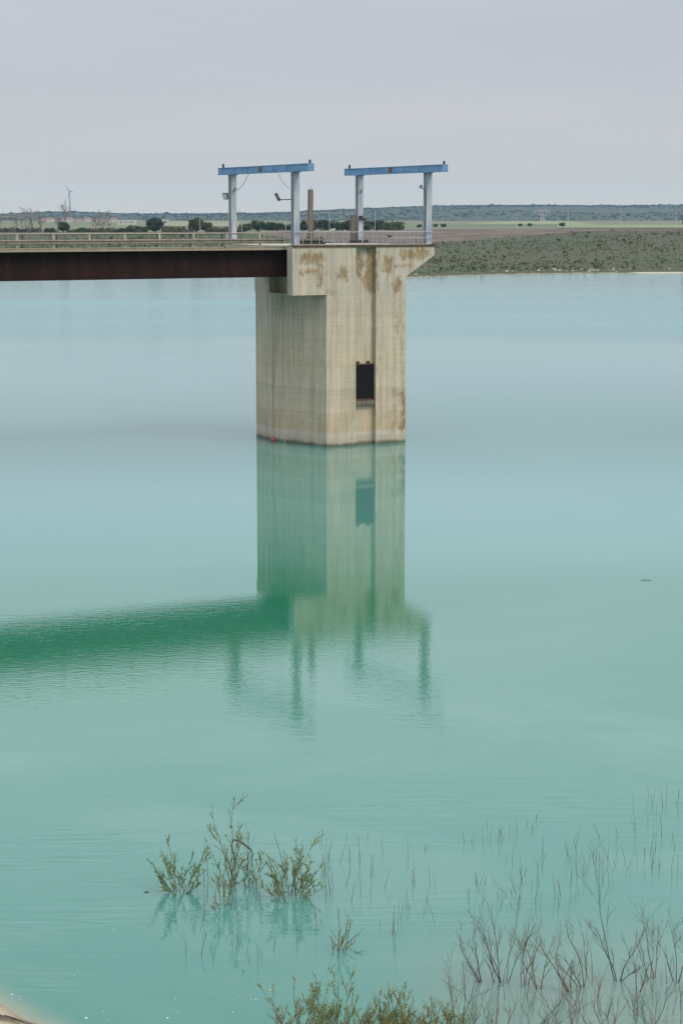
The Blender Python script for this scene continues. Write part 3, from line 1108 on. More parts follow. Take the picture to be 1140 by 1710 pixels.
# ------------------------------------------------------------------ things standing on the platform
pl = thing('concrete_pole', 'tall brown concrete pole behind the front post of the bridge-end gantry', 'pole', T(1.55, 5.0, TOP + 0.05), TR, 'concrete poles on the platform')
m_ = MB()
m_.prism([(-0.15, -0.15), (0.15, -0.15), (0.15, 0.15), (-0.15, 0.15)], 0, 3.45)
m_.v[4:8] = [(-0.12, -0.12, 3.45), (0.12, -0.12, 3.45), (0.12, 0.12, 3.45), (-0.12, 0.12, 3.45)]
m_.build('shaft', M['pole'], pl)
m_ = MB()
m_.box(0.122, 0.17, -0.07, 0.07, 2.5, 3.40)
m_.tube([(0, 0, 3.45), (0, 0, 3.68)], 0.015, 5)
m_.build('conductor', M['dark'], pl)
pl2 = thing('concrete_pole', 'short brown concrete pole close beside the rear post of the outer gantry', 'pole', T(7.0, 9.3, TOP + 0.05), TR, 'concrete poles on the platform')
m_ = MB()
m_.prism([(-0.13, -0.13), (0.13, -0.13), (0.13, 0.13), (-0.13, 0.13)], 0, 1.8)
m_.build('shaft', M['pole'], pl2)
m_ = MB()
m_.box(-0.15, 0.15, -0.15, 0.15, 1.80, 1.86)
m_.build('cap', M['pole'], pl2)

sg = thing('steel_rack', 'low rusty steel beam rack lying on the deck behind the handrail', 'rack', T(0.3, 2.6, TOP + 0.05), TR)
for k, zz in enumerate((0.10, 0.34)):
    m_ = MB()
    m_.box(-1.3, 1.0, -0.08, 0.08, zz - 0.07, zz + 0.07)
    m_.build('beam', M['pole'] if k else M['dark'], sg)
for xk in (-1.1, -0.1, 0.8):
    m_ = MB()
    m_.box(xk - 0.06, xk + 0.06, 0.082, 0.2, 0.0, 0.5)
    m_.build('upright', M['dark'], sg)
m_ = MB()
m_.box(-0.95, 1.0, 0.25, 0.8, 0.03, 0.28, 0.03)
m_.build('crate_bed', M['dark'], sg)

ab = thing('anchor_rail', 'low rail with a row of dark stub blocks at the foot of the outer gantry', 'anchor rail', T(7.0, 8.55, TOP + 0.05), TR)
m_ = MB()
m_.box(-0.75, 0.75, -0.10, 0.10, 0.0, 0.06)
m_.build('base_rail', M['rust'], ab)
for k in range(6):
    m_ = MB()
    m_.box(-0.68 + k * 0.255, -0.53 + k * 0.255, -0.085, 0.085, 0.06, 0.22, 0.02)
    m_.build('stub_block', M['dark'], ab)


def make_bird(loc, rz, mat, label):
    b = MB()
    r2 = random.Random(2)
    b.blob((0, 0, 0.10), 0.11, 0.06, 0.065, r2, 2, 0.04)
    b.blob((0.11, 0, 0.175), 0.045, 0.04, 0.042, r2, 2, 0.03)
    b.tube([(0.08, 0, 0.12), (0.11, 0, 0.17)], [0.05, 0.036], 8)
    b.tube([(0.14, 0, 0.175), (0.19, 0, 0.168)], [0.014, 0.003], 6)
    b.tube([(-0.09, 0, 0.10), (-0.24, 0, 0.075)], [0.045, 0.018], 6)
    for s in (-1, 1):
        b.tube([(0.0, s * 0.025, 0.06), (0.0, s * 0.025, 0.0)], 0.008, 5)
    o = b.build('bird', mat, None, loc, rz, True)
    return tag(o, label, 'bird', 'birds on the handrail')


make_bird(T(0.53, 0.10, TOP + 0.05 + ztop + 0.03), 0.5, M['feather_white'], 'small white bird perched on the top rail of the platform handrail')
make_bird(T(4.5, 0.10, TOP + 0.05 + 0.44), 2.4, M['feather_black'], 'small black bird perched low at the end of the middle handrail')

# ------------------------------------------------------------------ far trees and hedge
def make_tree(name, label, px, y, w, h, kind, seed, trunk_h=None, group=None, zb=None, cat='tree', px_off=0.0):
    r2 = random.Random(seed)
    x = at_dist(px, y)
    zb = land_z(x, y) if zb is None else zb
    t = thing(name, label, cat, (x, y, zb), 0, group)
    th = trunk_h if trunk_h is not None else h * 0.18
    tr = MB()
    tr.tube([(0, 0, -0.3), (0.03 * w, 0, th), (0.0, 0.02 * w, h * 0.55)], [0.035 * h + 0.05, 0.026 * h + 0.03, 0.012 * h], 6)
    for k in range(5):
        a = r2.uniform(0, 2 * PI)
        tr.tube([(0, 0, th * r2.uniform(0.8, 1.3)), (math.cos(a) * w * 0.18, math.sin(a) * w * 0.18, h * 0.5), (math.cos(a) * w * 0.33, math.sin(a) * w * 0.33, h * 0.72)],
                [0.014 * h, 0.01 * h, 0.005 * h], 5)
    tr.build('trunk', M['bark'], t)
    cr = MB()
    n = {'round': 1100, 'bush': 420, 'bare': 300}.get(kind[0], 500)
    cz, rz = (h + th * 0.6) / 2, (h - th * 0.6) / 2
    # several overlapping lobes, their leaves thick near the surface and thin inside
    lobes = [(0, 0, cz, w * 0.40, rz * 0.86)]
    for k in range(7):
        a = r2.uniform(0, 2 * PI)
        e = r2.uniform(-0.45, 0.62)
        lobes.append((math.cos(a) * w * 0.27, math.sin(a) * w * 0.27, cz + rz * e, w * r2.uniform(0.16, 0.25), rz * r2.uniform(0.3, 0.44)))
    ls = kind[2]
    for k in range(n):
        lx, ly, lz, lr, lh = lobes[0] if r2.random() < 0.42 else lobes[1 + r2.randrange(7)]
        d = Vector((r2.gauss(0, 1), r2.gauss(0, 1), r2.gauss(0, 1))).normalized()
        q = r2.random() ** 0.33
        c = (lx + d.x * lr * q, ly + d.y * lr * q, max(0.05, lz + d.z * lh * q))
        u = Vector((r2.gauss(0, 1), r2.gauss(0, 1), r2.gauss(0, 1))).normalized() * ls * r2.uniform(0.6, 1.2)
        v = u.cross(Vector((r2.gauss(0, 1), r2.gauss(0, 1), r2.gauss(0, 1)))).normalized() * ls * r2.uniform(0.4, 0.8)
        cr.quad(c, u, v)
    cr.build('crown', M[kind[1]], t)
    return t


def twig_tree(name, label, px, y, h, seed, mat, spread=0.5, group=None, cat='tree', leaf=None, base=None, nstem=1, r0=None, depth=4, fine=0.02):
    """a leafless tree: recursive branches"""
    r2 = random.Random(seed)
    loc = base if base is not None else (at_dist(px, y), y, land_z(at_dist(px, y), y))
    t = thing(name, label, cat, loc, 0, group)
    mb = MB()

    def grow(p, d, length, rad, lev):
        pts, rr = [p], [rad]
        q = p
        steps = 4
        for s in range(steps):
            d = (d + Vector((r2.gauss(0, .13), r2.gauss(0, .13), r2.gauss(0.06, .10)))).normalized()
            q = q + d * length / steps
            pts.append(q)
            rr.append(rad * (1 - 0.55 * (s + 1) / steps))
        mb.tube(pts, rr, 5 if lev >= depth - 1 else 3)
        if lev > 0:
            for k in range(r2.choice((2, 3, 3, 4))):
                i = r2.randint(2, steps)
                dd = (d + Vector((r2.gauss(0, spread), r2.gauss(0, spread), r2.gauss(0.2, 0.25)))).normalized()
                grow(pts[i], dd, length * r2.uniform(0.5, 0.75), max(rr[i] * 0.6, fine), lev - 1)
    for s in range(nstem):
        grow(Vector((0, 0, -0.05)), Vector((r2.gauss(0, .16), r2.gauss(0, .16), 1)).normalized(), h * 0.45, r0 or h * 0.028, depth)
    mb.build('trunk', mat, t)
    return t


CR = TOE + 34     # the tree line stands just beyond the dam crest
ROUND = ('round', 'leaf_dark', 0.42)
MID = ('bush', 'leaf_mid', 0.42)
DARK = ('bush', 'leaf_dark', 0.42)
HEDGE = ('bush', 'leaf_hedge', 0.40)
BASE = 7.4
BROWN = ('bare', 'leaf_brown', 0.34)
make_tree('round_tree', 'dark ball-shaped evergreen tree standing alone behind the bridge railing', 259, CR + 6, 8.9, 7.6, ROUND, 11, 0.7, zb=BASE)
make_tree('round_tree', 'rounded dark green tree behind the bridge beside a thin pole', 327, CR + 6, 7.6, 7.4, ('round', 'leaf_mid', 0.42), 12, 1.0, zb=BASE)
make_tree('broad_tree', 'low sloping green tree adjoining the rounded tree by the pole', 345, CR + 9, 7.6, 5.4, MID, 13, 0.6, zb=BASE)
make_tree('dark_tree', 'dark scrubby tree among leafless trees behind the bridge', 106, CR + 6, 5.9, 5.6, ('round', 'leaf_mid', 0.36), 14, 1.0, zb=BASE)
row = [(410, 5.5, 4.6, MID), (430, 5.0, 5.2, DARK), (447, 5.0, 4.9, MID), (464, 5.4, 4.8, DARK), (482, 5.0, 4.6, MID), (505, 5.0, 5.0, DARK),
       (540, 5.6, 5.6, DARK), (556, 5.6, 5.8, DARK), (572, 5.2, 5.4, MID), (584, 5.0, 5.5, DARK), (612, 5.4, 5.2, MID), (630, 5.8, 5.9, DARK),
       (650, 7.4, 5.8, MID), (664, 5.6, 4.6, MID)]
near = ['beside the bridge-end gantry rear post', 'inside the bridge-end gantry', 'in the middle of the bridge-end gantry', 'toward the front post of the bridge-end gantry',
        'beside the bridge-end gantry front post', 'behind the tall brown pole', 'just past the tall brown pole', 'in the gap between the two gantries', 'midway between the two gantries',
        'just before the short brown pole', 'just inside the outer gantry', 'by the white lamp post', 'broadest one there', 'ending the row inside the outer gantry']
for k, (px, w_, h_, kd) in enumerate(row):
    make_tree('row_tree', ('dark' if kd is DARK else 'mid') + ' green tree in the far row, seen ' + near[k], px, CR + 4 + (k % 3) * 3, w_ * (1.3 + 0.35 * ((k * 7) % 5) / 4), h_ + 1.0 * ((k * 3) % 4) / 3 - 0.1, kd, 30 + k, 0.6,
              'trees in the row beyond the dam', zb=7.5)
hedge = [(8, 4.2, HEDGE), (24, 3.6, BROWN), (42, 3.0, DARK), (58, 3.2, BROWN), (84, 3.8, MID), (122, 3.0, HEDGE), (138, 3.3, MID), (152, 3.6, BROWN), (170, 3.2, HEDGE), (188, 3.8, BROWN),
         (204, 4.0, MID), (222, 4.8, MID), (238, 4.4, MID), (282, 4.0, HEDGE), (298, 4.2, HEDGE), (312, 4.0, BROWN), (356, 3.8, HEDGE), (368, 4.2, HEDGE), (382, 3.8, BROWN), (396, 3.6, HEDGE)]
for k, (px, h_, kd) in enumerate(hedge):
    if px < 106: rel = f'{ORD[5 - k - 1] if k < 5 else "first"} one before the dark scrubby tree'
    elif px < 259: rel = f'{ORD[k - 5]} one past the dark scrubby tree'
    elif px < 327: rel = f'{ORD[k - 13]} one past the ball-shaped tree'
    else: rel = f'{ORD[k - 16]} one past the rounded tree with the pole'
    make_tree('hedge_bush', ('dark ' if kd is DARK else 'green ' if kd is MID else 'olive ') + 'hedgerow bush beyond the bridge, ' + rel, px, CR + 2 + (k % 3) * 2, 6.6 + 2.2 * ((k * 5) % 4) / 3, h_ * (0.66 + 0.3 * ((k * 3) % 5) / 4), kd, 60 + k, 0.2,
              'bushes in the hedgerow beyond the dam', zb=BASE - 0.3, cat='bush')
bare = [(2, 9.5), (28, 10.0), (43, 11.0), (54, 11.5), (68, 9.0), (97, 8.0), (113, 12.0), (160, 7.5), (174, 10.5), (182, 7.0)]
bl = ['at the very edge of the view', 'tallest but one of the pale group', 'pale twiggy one within the bare group', 'dark-trunked one within the bare group', 'last one of the bare group',
      'touching the dark scrubby tree', 'rising behind the dark scrubby tree', 'first of the lone bare cluster', 'tallest of the lone bare cluster', 'last of the lone bare cluster']
for k, (px, h_) in enumerate(bare):
    twig_tree('bare_tree', 'leafless grey-brown tree beyond the bridge railing, ' + bl[k], px, CR + 8 + k % 3, h_, 90 + k, M['far_twig'], 0.5, 'leafless trees beyond the bridge', depth=5, nstem=2, base=(at_dist(px, CR + 8), CR + 8, BASE - 0.2), fine=0.038)
for k, (px, h_) in enumerate([(522, 0), ]):
    make_tree('budding_tree', 'brown budding tree in the far row right behind the tall brown pole', 524, CR + 12, 5.0, 7.0, ('bush', 'leaf_brown', 0.32), 140, 0.8, zb=7.2)
# a dark tree poking in at the frame edge on the embankment
make_tree('dark_tree', 'dark tree standing alone on the dam crest at the end of the embankment', 1146, TOE + 12, 4.6, 8.6, DARK, 150, 1.0, zb=8.0)
# scrub trees on the plain behind the dam
for k, (px, h_, yy) in enumerate([(700, 4.0, 1250), (717, 5, 1300), (740, 4.5, 1300), (868, 4.0, 1500), (884, 4.6, 1450), (938, 6.0, 1400), (727, 4, 1350)]):
    make_tree('field_tree', ['low bush on the pale field near the outer gantry post', 'round bush on the pale field just inside the outer gantry post', 'dark bush just outside the outer gantry post',
                             'small tree on the field before the pylon', 'small bush at the foot of the pylon', 'dark tree at the field corner past the pylon', 'grey bush hidden beside the outer gantry post'][k],
              px, yy, h_ * 0.9, h_ * 0.55, MID, 160 + k, 0.5, 'small trees on the fields behind the dam', zb=land_z(0, yy) + 1.5)


# ------------------------------------------------------------------ lamp posts, pylon, wires, turbine, houses
def lamp_post(px, y, h, label, mat, zb=None, head=True):
    zb = CREST - drop(at_dist(px, y)) if zb is None else zb
    p = thing('lamp_post', label, 'lamp post', (at_dist(px, y), y, zb), 0, 'lamp posts along the dam crest')
    m_ = MB()
    m_.tube([(0, 0, 0), (0, 0, h)], [0.11, 0.07], 6)
    m_.build('shaft', mat, p)
    if head:
        m_ = MB()
        m_.tube([(0, 0, h), (0.1, 0, h + 0.25), (0.5, 0, h + 0.32)], 0.05, 5)
        m_.box(0.35, 1.0, -0.13, 0.13, h + 0.27, h + 0.38, 0.02)
        m_.build('lamp_head', M['housing'], p)
    return p


LP = [(334, 7.2, 'pale thin lamp post in front of the rounded tree'), (404, 6.6, 'thin grey lamp post just past the bridge-end gantry rear post'), (477, 6.6, 'thin grey lamp post inside the bridge-end gantry near its front post'),
      (550, 8.6, 'thin grey lamp post between the tall brown pole and the outer gantry'), (626, 9.0, 'white lamp post framed by the outer gantry'), (863, 8.0, 'thin pale lamp post on the dam before the pylon'),
      (948, 8.2, 'thin pale lamp post on the dam past the pylon'), (1036, 8.8, 'pale lamp post standing alone against the blue hills'), (1128, 7.6, 'thin pale lamp post at the end of the dam crest')]
for px, h_, lb in LP:
    lamp_post(px, TOE + 27.5 - (at_dist(px, TOE + 27) / 400) ** 2 * 18, h_, lb, M['pylon'])

py_ = thing('pylon', 'pale lattice power pylon standing on the green field behind the dam', 'pylon', (at_dist(905, 1750), 1750, 9.0), 0.15)
m_ = MB()
H_ = 10.0
for sx in (-1, 1):
    for sy in (-1, 1):
        m_.bar((sx * 2.6, sy * 1.6, -0.5), (sx * 1.0, sy * 0.7, H_ * 0.62), 0.24)
        m_.bar((sx * 1.0, sy * 0.7, H_ * 0.62), (sx * 4.4, sy * 0.5, H_ * 1.15), 0.22)
        m_.bar((sx * 1.0, sy * 0.7, H_ * 0.62), (0, sy * 0.5, H_ * 1.02), 0.18)
for k in range(4):
    z0, z1 = H_ * 0.15 * k, H_ * 0.15 * (k + 1)
    w0, w1 = 2.6 - 1.6 * z0 / (H_ * .62), 2.6 - 1.6 * z1 / (H_ * .62)
    for sy in (-1, 1):
        m_.bar((-w0, sy * 1.2, z0), (w1, sy * 1.2, z1), 0.14)
        m_.bar((w0, sy * 1.2, z0), (-w1, sy * 1.2, z1), 0.14)
m_.build('mast', M['pylon'], py_)
m_ = MB()
for sy in (-1, 1):
    m_.bar((-8.0, sy * 0.4, H_ * 1.15), (8.0, sy * 0.4, H_ * 1.15), 0.22)
    m_.bar((-4.4, sy * 0.4, H_ * 1.28), (4.4, sy * 0.4, H_ * 1.28), 0.16)
for k in range(8):
    xa = -7.6 + k * 1.9
    m_.bar((xa, 0, H_ * 1.15), (xa + 0.95, 0, H_ * 1.27), 0.12)
    m_.bar((xa + 0.95, 0, H_ * 1.27), (xa + 1.9, 0, H_ * 1.15), 0.12)
m_.build('crossarm', M['pylon'], py_)
for xa in (-7.6, -6.2, 0.0, 6.2, 7.6):
    m_ = MB()
    m_.bar((xa, 0, H_ * 1.14), (xa * 0.96, 0, H_ * 0.96), 0.20)
    m_.build('insulator', M['white'], py_)

wr = MB()
for (za, zb_) in ((19.0, 15.6), (17.7, 14.9)):
    pts = []
    for k in range(15):
        t = k / 14
        pts.append((at_dist(-80, 620) + (at_dist(64, 900) - at_dist(-80, 620)) * t, 620 + 280 * t, za + (zb_ - za) * t - 1.4 * math.sin(PI * t)))
    wr.tube(pts, 0.05, 4)
tag(wr.build('power_cable', M['pylon']), 'pair of thin power cables sloping down against the sky beyond the bridge', 'cable')

tb = thing('wind_turbine', 'lone pale three-bladed wind turbine rising behind the blue hills', 'wind turbine', (at_dist(117.5, 6400), 6400, 22), 0)
hub = 14 + 6400 * 45 / 3237 - 22
m_ = MB()
m_.tube([(0, 0, 0), (0, 0, hub)], [3.0, 1.7], 10)
m_.build('tower', M['turbine'], tb, smooth=True)
m_ = MB()
m_.box(-1.6, 5.2, -1.8, 1.8, hub - 1.6, hub + 1.8, 0.5)
m_.build('nacelle', M['turbine'], tb)
m_ = MB()
m_.blob((-0.5, -3.0, hub), 1.9, 1.9, 1.9, rng, 2, 0.0)
m_.build('hub', M['turbine'], tb, smooth=True)
for (ex, ez, ln) in ((-13, 22, 24), (-5, -25, 25), (14, -2, 15)):
    d = Vector((ex, 0, ez)).normalized()
    n_ = Vector((d.z, 0, -d.x))
    m_ = MB()
    b0 = Vector((-0.5, -3.2, hub))
    i = len(m_.v)
    for (t, wd, th) in ((0.04, 0.9, 0.5), (0.2, 1.7, 0.4), (0.6, 1.1, 0.3), (1.0, 0.35, 0.12)):
        c_ = b0 + d * ln * t
        for (a, e) in ((-1, -1), (1, -1), (1, 1), (-1, 1)):
            m_.v.append(tuple(c_ + n_ * wd * a + Vector((0, th * e, 0))))
    for k in range(3):
        for s in range(4):
            m_.f.append((k * 4 + s, k * 4 + (s + 1) % 4, k * 4 + 4 + (s + 1) % 4, k * 4 + 4 + s))
    m_.f.append((3, 2, 1, 0))
    m_.f.append((12, 13, 14, 15))
    m_.build('blade', M['turbine'], tb)


def house(px, y, w_, d_, h_, z, label, flat=False):
    t = thing('house', label, 'house', (at_dist(px, y), y, z), rng.uniform(-0.4, 0.4), 'houses of the far village')
    m_ = MB()
    m_.box(-w_ / 2, w_ / 2, -d_ / 2, d_ / 2, -2, h_)
    wl = m_.build('wall', M['plaster'], t)
    m_ = MB()
    if flat:
        m_.box(-w_ / 2 - .3, w_ / 2 + .3, -d_ / 2 - .3, d_ / 2 + .3, h_ + 0.003, h_ + 0.6)
        m_.build('roof', M['white'], t)
    else:
        rh = 1.5
        m_.v += [(-w_ / 2 - .4, -d_ / 2 - .4, h_ + .003), (w_ / 2 + .4, -d_ / 2 - .4, h_ + .003), (w_ / 2 + .4, d_ / 2 + .4, h_ + .003), (-w_ / 2 - .4, d_ / 2 + .4, h_ + .003),
                 (-w_ / 2 - .4, 0, h_ + rh), (w_ / 2 + .4, 0, h_ + rh)]
        m_.f += [(0, 1, 5, 4), (2, 3, 4, 5), (0, 4, 3), (1, 2, 5), (3, 2, 1, 0)]
        m_.build('roof', M['tile'], t)
    for k in range(3):
        m_ = MB()
        xk = (-0.3 + 0.3 * k) * w_
        m_.box(xk - 0.6, xk + 0.6, -d_ / 2 - 0.03, -d_ / 2 - 0.003, h_ * 0.35, h_ * 0.7)
        m_.build('window', M['hole'], t)
    return t


HS = [(66, 8, 4), (76, 7, 3.6), (84, 10, 4), (92, 8, 3.2), (100, 9, 3.6), (116, 8, 3.8), (124, 10, 3.8), (132, 7, 3.2), (146, 8, 4), (158, 7, 3), (175, 9, 3), (190, 8, 3.4)]
for k, (px, w_, h_) in enumerate(HS):
    house(px, 2350 + (k * 37) % 160, w_ * 0.9, 6, h_ * 0.6, 9.0 + (k % 3) * 1.2, f'tiny pale house with a terracotta roof in the far village, {ORD[k]} along the strip')
house(212, 1900, 17, 10, 3.4, 8.6, 'long low white shed on the plain beyond the bridge', True)
house(277, 1900, 4, 6, 3.4, 8.8, 'small white hut right beside the ball-shaped tree', True)

# pale crop fields as parts of the plain
def field(poly, z, col, label):
    m, nt, b = material('crop_' + str(len(bpy.data.materials)), 0.95)
    g = nt.new('ShaderNodeNewGeometry')
    n = nt.noise(nt.mapped(g.outputs['Position'], scale=(0.02, 0.004, 1)), scale=1.0, detail=4.0)
    nt.put(b.inputs['Base Color'], nt.mix(n, tuple(c * .75 for c in col) + (1,), tuple(c * 1.25 for c in col) + (1,)))
    mb = MB()
    (a, b0, c0, d0) = [Vector((x, y, 0)) for x, y in poly]
    N = 14
    for jj in range(N + 1):
        for ii in range(N + 1):
            p = a.lerp(b0, ii / N).lerp(d0.lerp(c0, ii / N), jj / N)
            mb.v.append((p.x, p.y, land_z(p.x, p.y) + z))
    for jj in range(N):
        for ii in range(N):
            q = jj * (N + 1) + ii
            mb.f.append((q, q + 1, q + N + 2, q + N + 1))
    return tag(mb.build('field', m), label, 'field', kind='structure')


field([(at_dist(770, 1900), 1900), (at_dist(990, 1900), 1900), (at_dist(945, 2600), 2600), (at_dist(850, 2600), 2600)], 0.45, (0.15, 0.18, 0.081), 'pale green crop field')
field([(at_dist(930, 1500), 1500), (at_dist(1240, 1500), 1500), (at_dist(1240, 1900), 1900), (at_dist(930, 1900), 1900)], 0.45, (0.15, 0.17, 0.085), 'thin pale field strip')
field([(at_dist(268, 1700), 1700), (at_dist(400, 1700), 1700), (at_dist(400, 2400), 2400), (at_dist(276, 2400), 2400)], 0.45, (0.17, 0.17, 0.095), 'pale green field')

# ------------------------------------------------------------------ plants standing in the water
PXM = 1 / 3237.0


def px_base(px, py):
    g_ = ground(px, py)
    return g_, g_.length * PXM


def sprout(mb, lf, p, d, length, rad, lev, r2, leafy, lsize, bend=0.10, upward=0.05, forks=(2, 3, 4), spread=0.42, ratio=(0.35, 0.62)):
    pts, rr = [p], [rad]
    q = p
    steps = 6
    for s in range(steps):
        d = (d + Vector((r2.gauss(0, bend), r2.gauss(0, bend), r2.gauss(upward, bend * 0.6)))).normalized()
        q = q + d * length / steps
        pts.append(q)
        rr.append(max(rad * (1 - 0.72 * (s + 1) / steps), 0.0016))
    mb.tube(pts, rr, 4 if rad > 0.008 else 3)
    if leafy and lf is not None:
        nl = int(length / lsize * leafy * 1.1)
        for k in range(nl):
            t = r2.uniform(0.2 if lev else 0.02, 1.0) * steps
            i = min(int(t), steps - 1)
            c = pts[i].lerp(pts[i + 1], t - i)
            ax = (pts[i + 1] - pts[i]).normalized()
            dd = (ax * 0.8 + Vector((r2.gauss(0, .6), r2.gauss(0, .6), r2.gauss(0.1, .6)))).normalized()
            lf.leaf(c, dd, lsize * r2.uniform(0.6, 1.5), lsize * 0.32, r2)
    if lev > 0:
        for k in range(r2.choice(forks)):
            t = r2.uniform(0.25, 0.95) * steps
            i = min(int(t), steps - 1)
            c = pts[i].lerp(pts[i + 1], t - i)
            dd = (d + Vector((r2.gauss(0, spread), r2.gauss(0, spread), r2.gauss(0.1, 0.2)))).normalized()
            sprout(mb, lf, c, dd, length * r2.uniform(*ratio), max(rr[i] * 0.62, 0.002), lev - 1, r2, leafy, lsize, bend, upward, forks, spread, ratio)


def shrub(name, label, base, stems, seed, leaf_mat=None, leafy=0.0, lsize=0.05, rad=0.009, lev=2, group=None, stem_mat='twig', spread=0.42, bend=0.10, zb=None, forks=(2, 3, 4), ratio=(0.35, 0.62)):
    """base: pixel of the foot; stems: (dx0, dy0 of the foot in px, dx, up in px) -> one plant with a stem mesh and a foliage mesh"""
    r2 = random.Random(seed)
    g_, s = px_base(*base)
    t = thing(name, label, 'shrub' if leafy else 'twigs', g_ if zb is None else Vector((g_.x, g_.y, zb)), 0, group)
    mb, lf = MB(), MB()
    if leafy and zb is None:
        stems = stems + [(fx + r2.gauss(0, 10), fy + r2.gauss(0, 4), dx_ * r2.uniform(0.5, 1.1) + r2.gauss(0, 9), up * r2.uniform(0.3, 0.8)) for (fx, fy, dx_, up) in stems]
    for (fx, fy, dx_, up) in stems:
        p = Vector((fx * s, -fy * s * 4.2, -0.12))
        v = Vector((dx_ * s, r2.uniform(-0.3, 0.3) * abs(up) * s, up * s * 1.02 + 0.12))
        sprout(mb, lf if leafy else None, p, v.normalized(), v.length, rad * r2.uniform(0.75, 1.2), lev, r2, leafy, lsize, bend, 0.02, forks if zb is not None or not leafy else (4, 5, 6), spread, ratio if zb is not None or not leafy else (0.16, 0.40))
    mb.build('stem', M[stem_mat], t)
    if leafy and lf.f:
        lf.build('foliage', M[leaf_mat], t)
    return t


SG = 'leafy shrubs standing in the water'
shrub('water_shrub', 'slender leafy green shrub standing alone in the water, farthest from the bare twigs', (297, 1488),
      [(-2, 0, -24, 92), (4, 0, 10, 78), (8, 0, 26, 74), (-6, 0, -12, 60), (0, 0, 2, 66), (2, 0, -40, 26), (6, 0, 44, 22), (-4, 0, -30, 48), (12, 0, 20, 50)], 1, 'leaf_shrub', 2.7, 0.034, 0.0055, 2, SG)
shrub('water_shrub', 'tall thin shrub with an arching broken branch, tallest of the shrubs in the water', (386, 1480),
      [(0, 0, -8, 140), (2, 0, -36, 110), (-3, 0, 8, 92), (4, 0, -12, 80), (0, 0, 22, 66)], 2, 'leaf_shrub', 1.8, 0.034, 0.010, 2, SG)
shrub('water_shrub', 'small reddish-stemmed shrub just in front of the tall thin shrub', (372, 1512),
      [(0, 0, 4, 58), (-3, 0, -6, 50), (4, 0, 14, 46), (2, 0, 8, 40)], 3, 'leaf_shrub', 1.8, 0.032, 0.0055, 2, SG)
shrub('water_shrub', 'sparse small shrub between the tall thin shrub and the dense shrub', (424, 1477),
      [(0, 0, -16, 46), (4, 0, 4, 62), (2, 0, 20, 42), (-8, 0, -6, 34)], 4, 'leaf_shrub', 1.9, 0.032, 0.005, 2, SG)
shrub('water_shrub', 'dense bushy green and brown shrub, thickest of the shrubs in the water', (486, 1496),
      [(-4, 0, 8, 104), (-10, 0, -20, 78), (2, 0, -6, 86), (6, 0, 14, 72), (8, 0, 30, 60), (-12, 0, -24, 56), (-4, 0, -10, 64), (10, 0, 36, 44), (0, 0, 4, 62), (4, 0, 20, 52), (-8, 0, -32, 40), (-16, 0, -12, 46)],
      5, 'leaf_shrub', 2.7, 0.034, 0.006, 2, SG)
shrub('water_shrub', 'bent low sprig rising from a reddish stub in open water', (561, 1588),
      [(0, 0, 16, 76), (2, 0, 52, 38), (0, 0, 34, 52), (-2, 0, 40, 16), (-3, 0, -6, 26)], 6, 'leaf_olive', 0.5, 0.045, 0.011, 1, SG)
# broken arching branch beside the tall shrub
g_, s_ = px_base(408, 1424)
rb = MB()
rb.tube([(-0.24, 0, 0.42), (-0.2, 0, 0.50), (-0.08, 0.02, 0.47), (0.05, 0, 0.38), (0.17, 0, 0.28), (0.22, 0, 0.18)], [0.016, 0.02, 0.022, 0.022, 0.018, 0.012], 6)
rb.tube([(-0.2, 0, 0.50), (-0.26, 0.03, 0.34), (-0.20, 0.02, 0.14), (-0.12, 0, -0.1)], [0.014, 0.012, 0.012, 0.012], 6)
rb.tube([(0.22, 0, 0.18), (0.20, 0.02, 0.05), (0.16, 0, -0.1)], [0.012, 0.012, 0.012], 6)
o = rb.build('driftwood', M['twig_dark'], None, g_ + Vector((0, -0.6, 0)))
tag(o, 'dark broken branch arching into the water beside the tall thin shrub', 'branch')

BG = 'leafy bushes at the near water edge'
bushes = [(512, 1762, 58, 128, 'leaf_olive', 'feathery olive bush at the near edge, farthest from the bare twigs'), (566, 1764, 52, 138, 'leaf_shrub', 'feathery green bush at the near edge next to the outermost olive one'),
          (606, 1770, 30, 120, 'leaf_olive', 'yellow-green low bush in the middle of the near edge row'), (640, 1764, 40, 122, 'leaf_shrub', 'small green bush at the near edge beside the tallest one'),
          (686, 1764, 52, 142, 'leaf_olive', 'tall olive bush at the near edge with upright tips'), (728, 1764, 34, 100, 'leaf_olive', 'low olive bush at the near edge touching the bare twigs'),
          (540, 1778, 44, 110, 'leaf_shrub', 'green bush half hidden behind the first near-edge bushes'), (664, 1780, 44, 108, 'leaf_olive', 'short olive bush tucked under the tall one at the near edge'),
          (775, 1772, 36, 110, 'leaf_shrub', 'thin green sprigs growing among the bare twigs at the near edge')]
for k, (bx, by, hw, up, lm, lb) in enumerate(bushes):
    r2 = random.Random(300 + k)
    st = []
    for q in range(10):
        u = r2.uniform(-1, 1)
        st.append((u * hw * 0.35, 0, u * hw * 0.85 + r2.gauss(0, 6), up * (1.0 - 0.25 * abs(u)) * r2.uniform(0.62, 1.06)))
    shrub('near_bush', lb, (bx, by), st, 310 + k, lm, 2.0 if k < 8 else 1.0, 0.032, 0.008, 2, BG, 'bark', 0.55, 0.06, forks=(5, 6, 8), ratio=(0.16, 0.34), zb=max(0.0, bank_z(ground(bx, by).x, ground(bx, by).y) - 0.03))

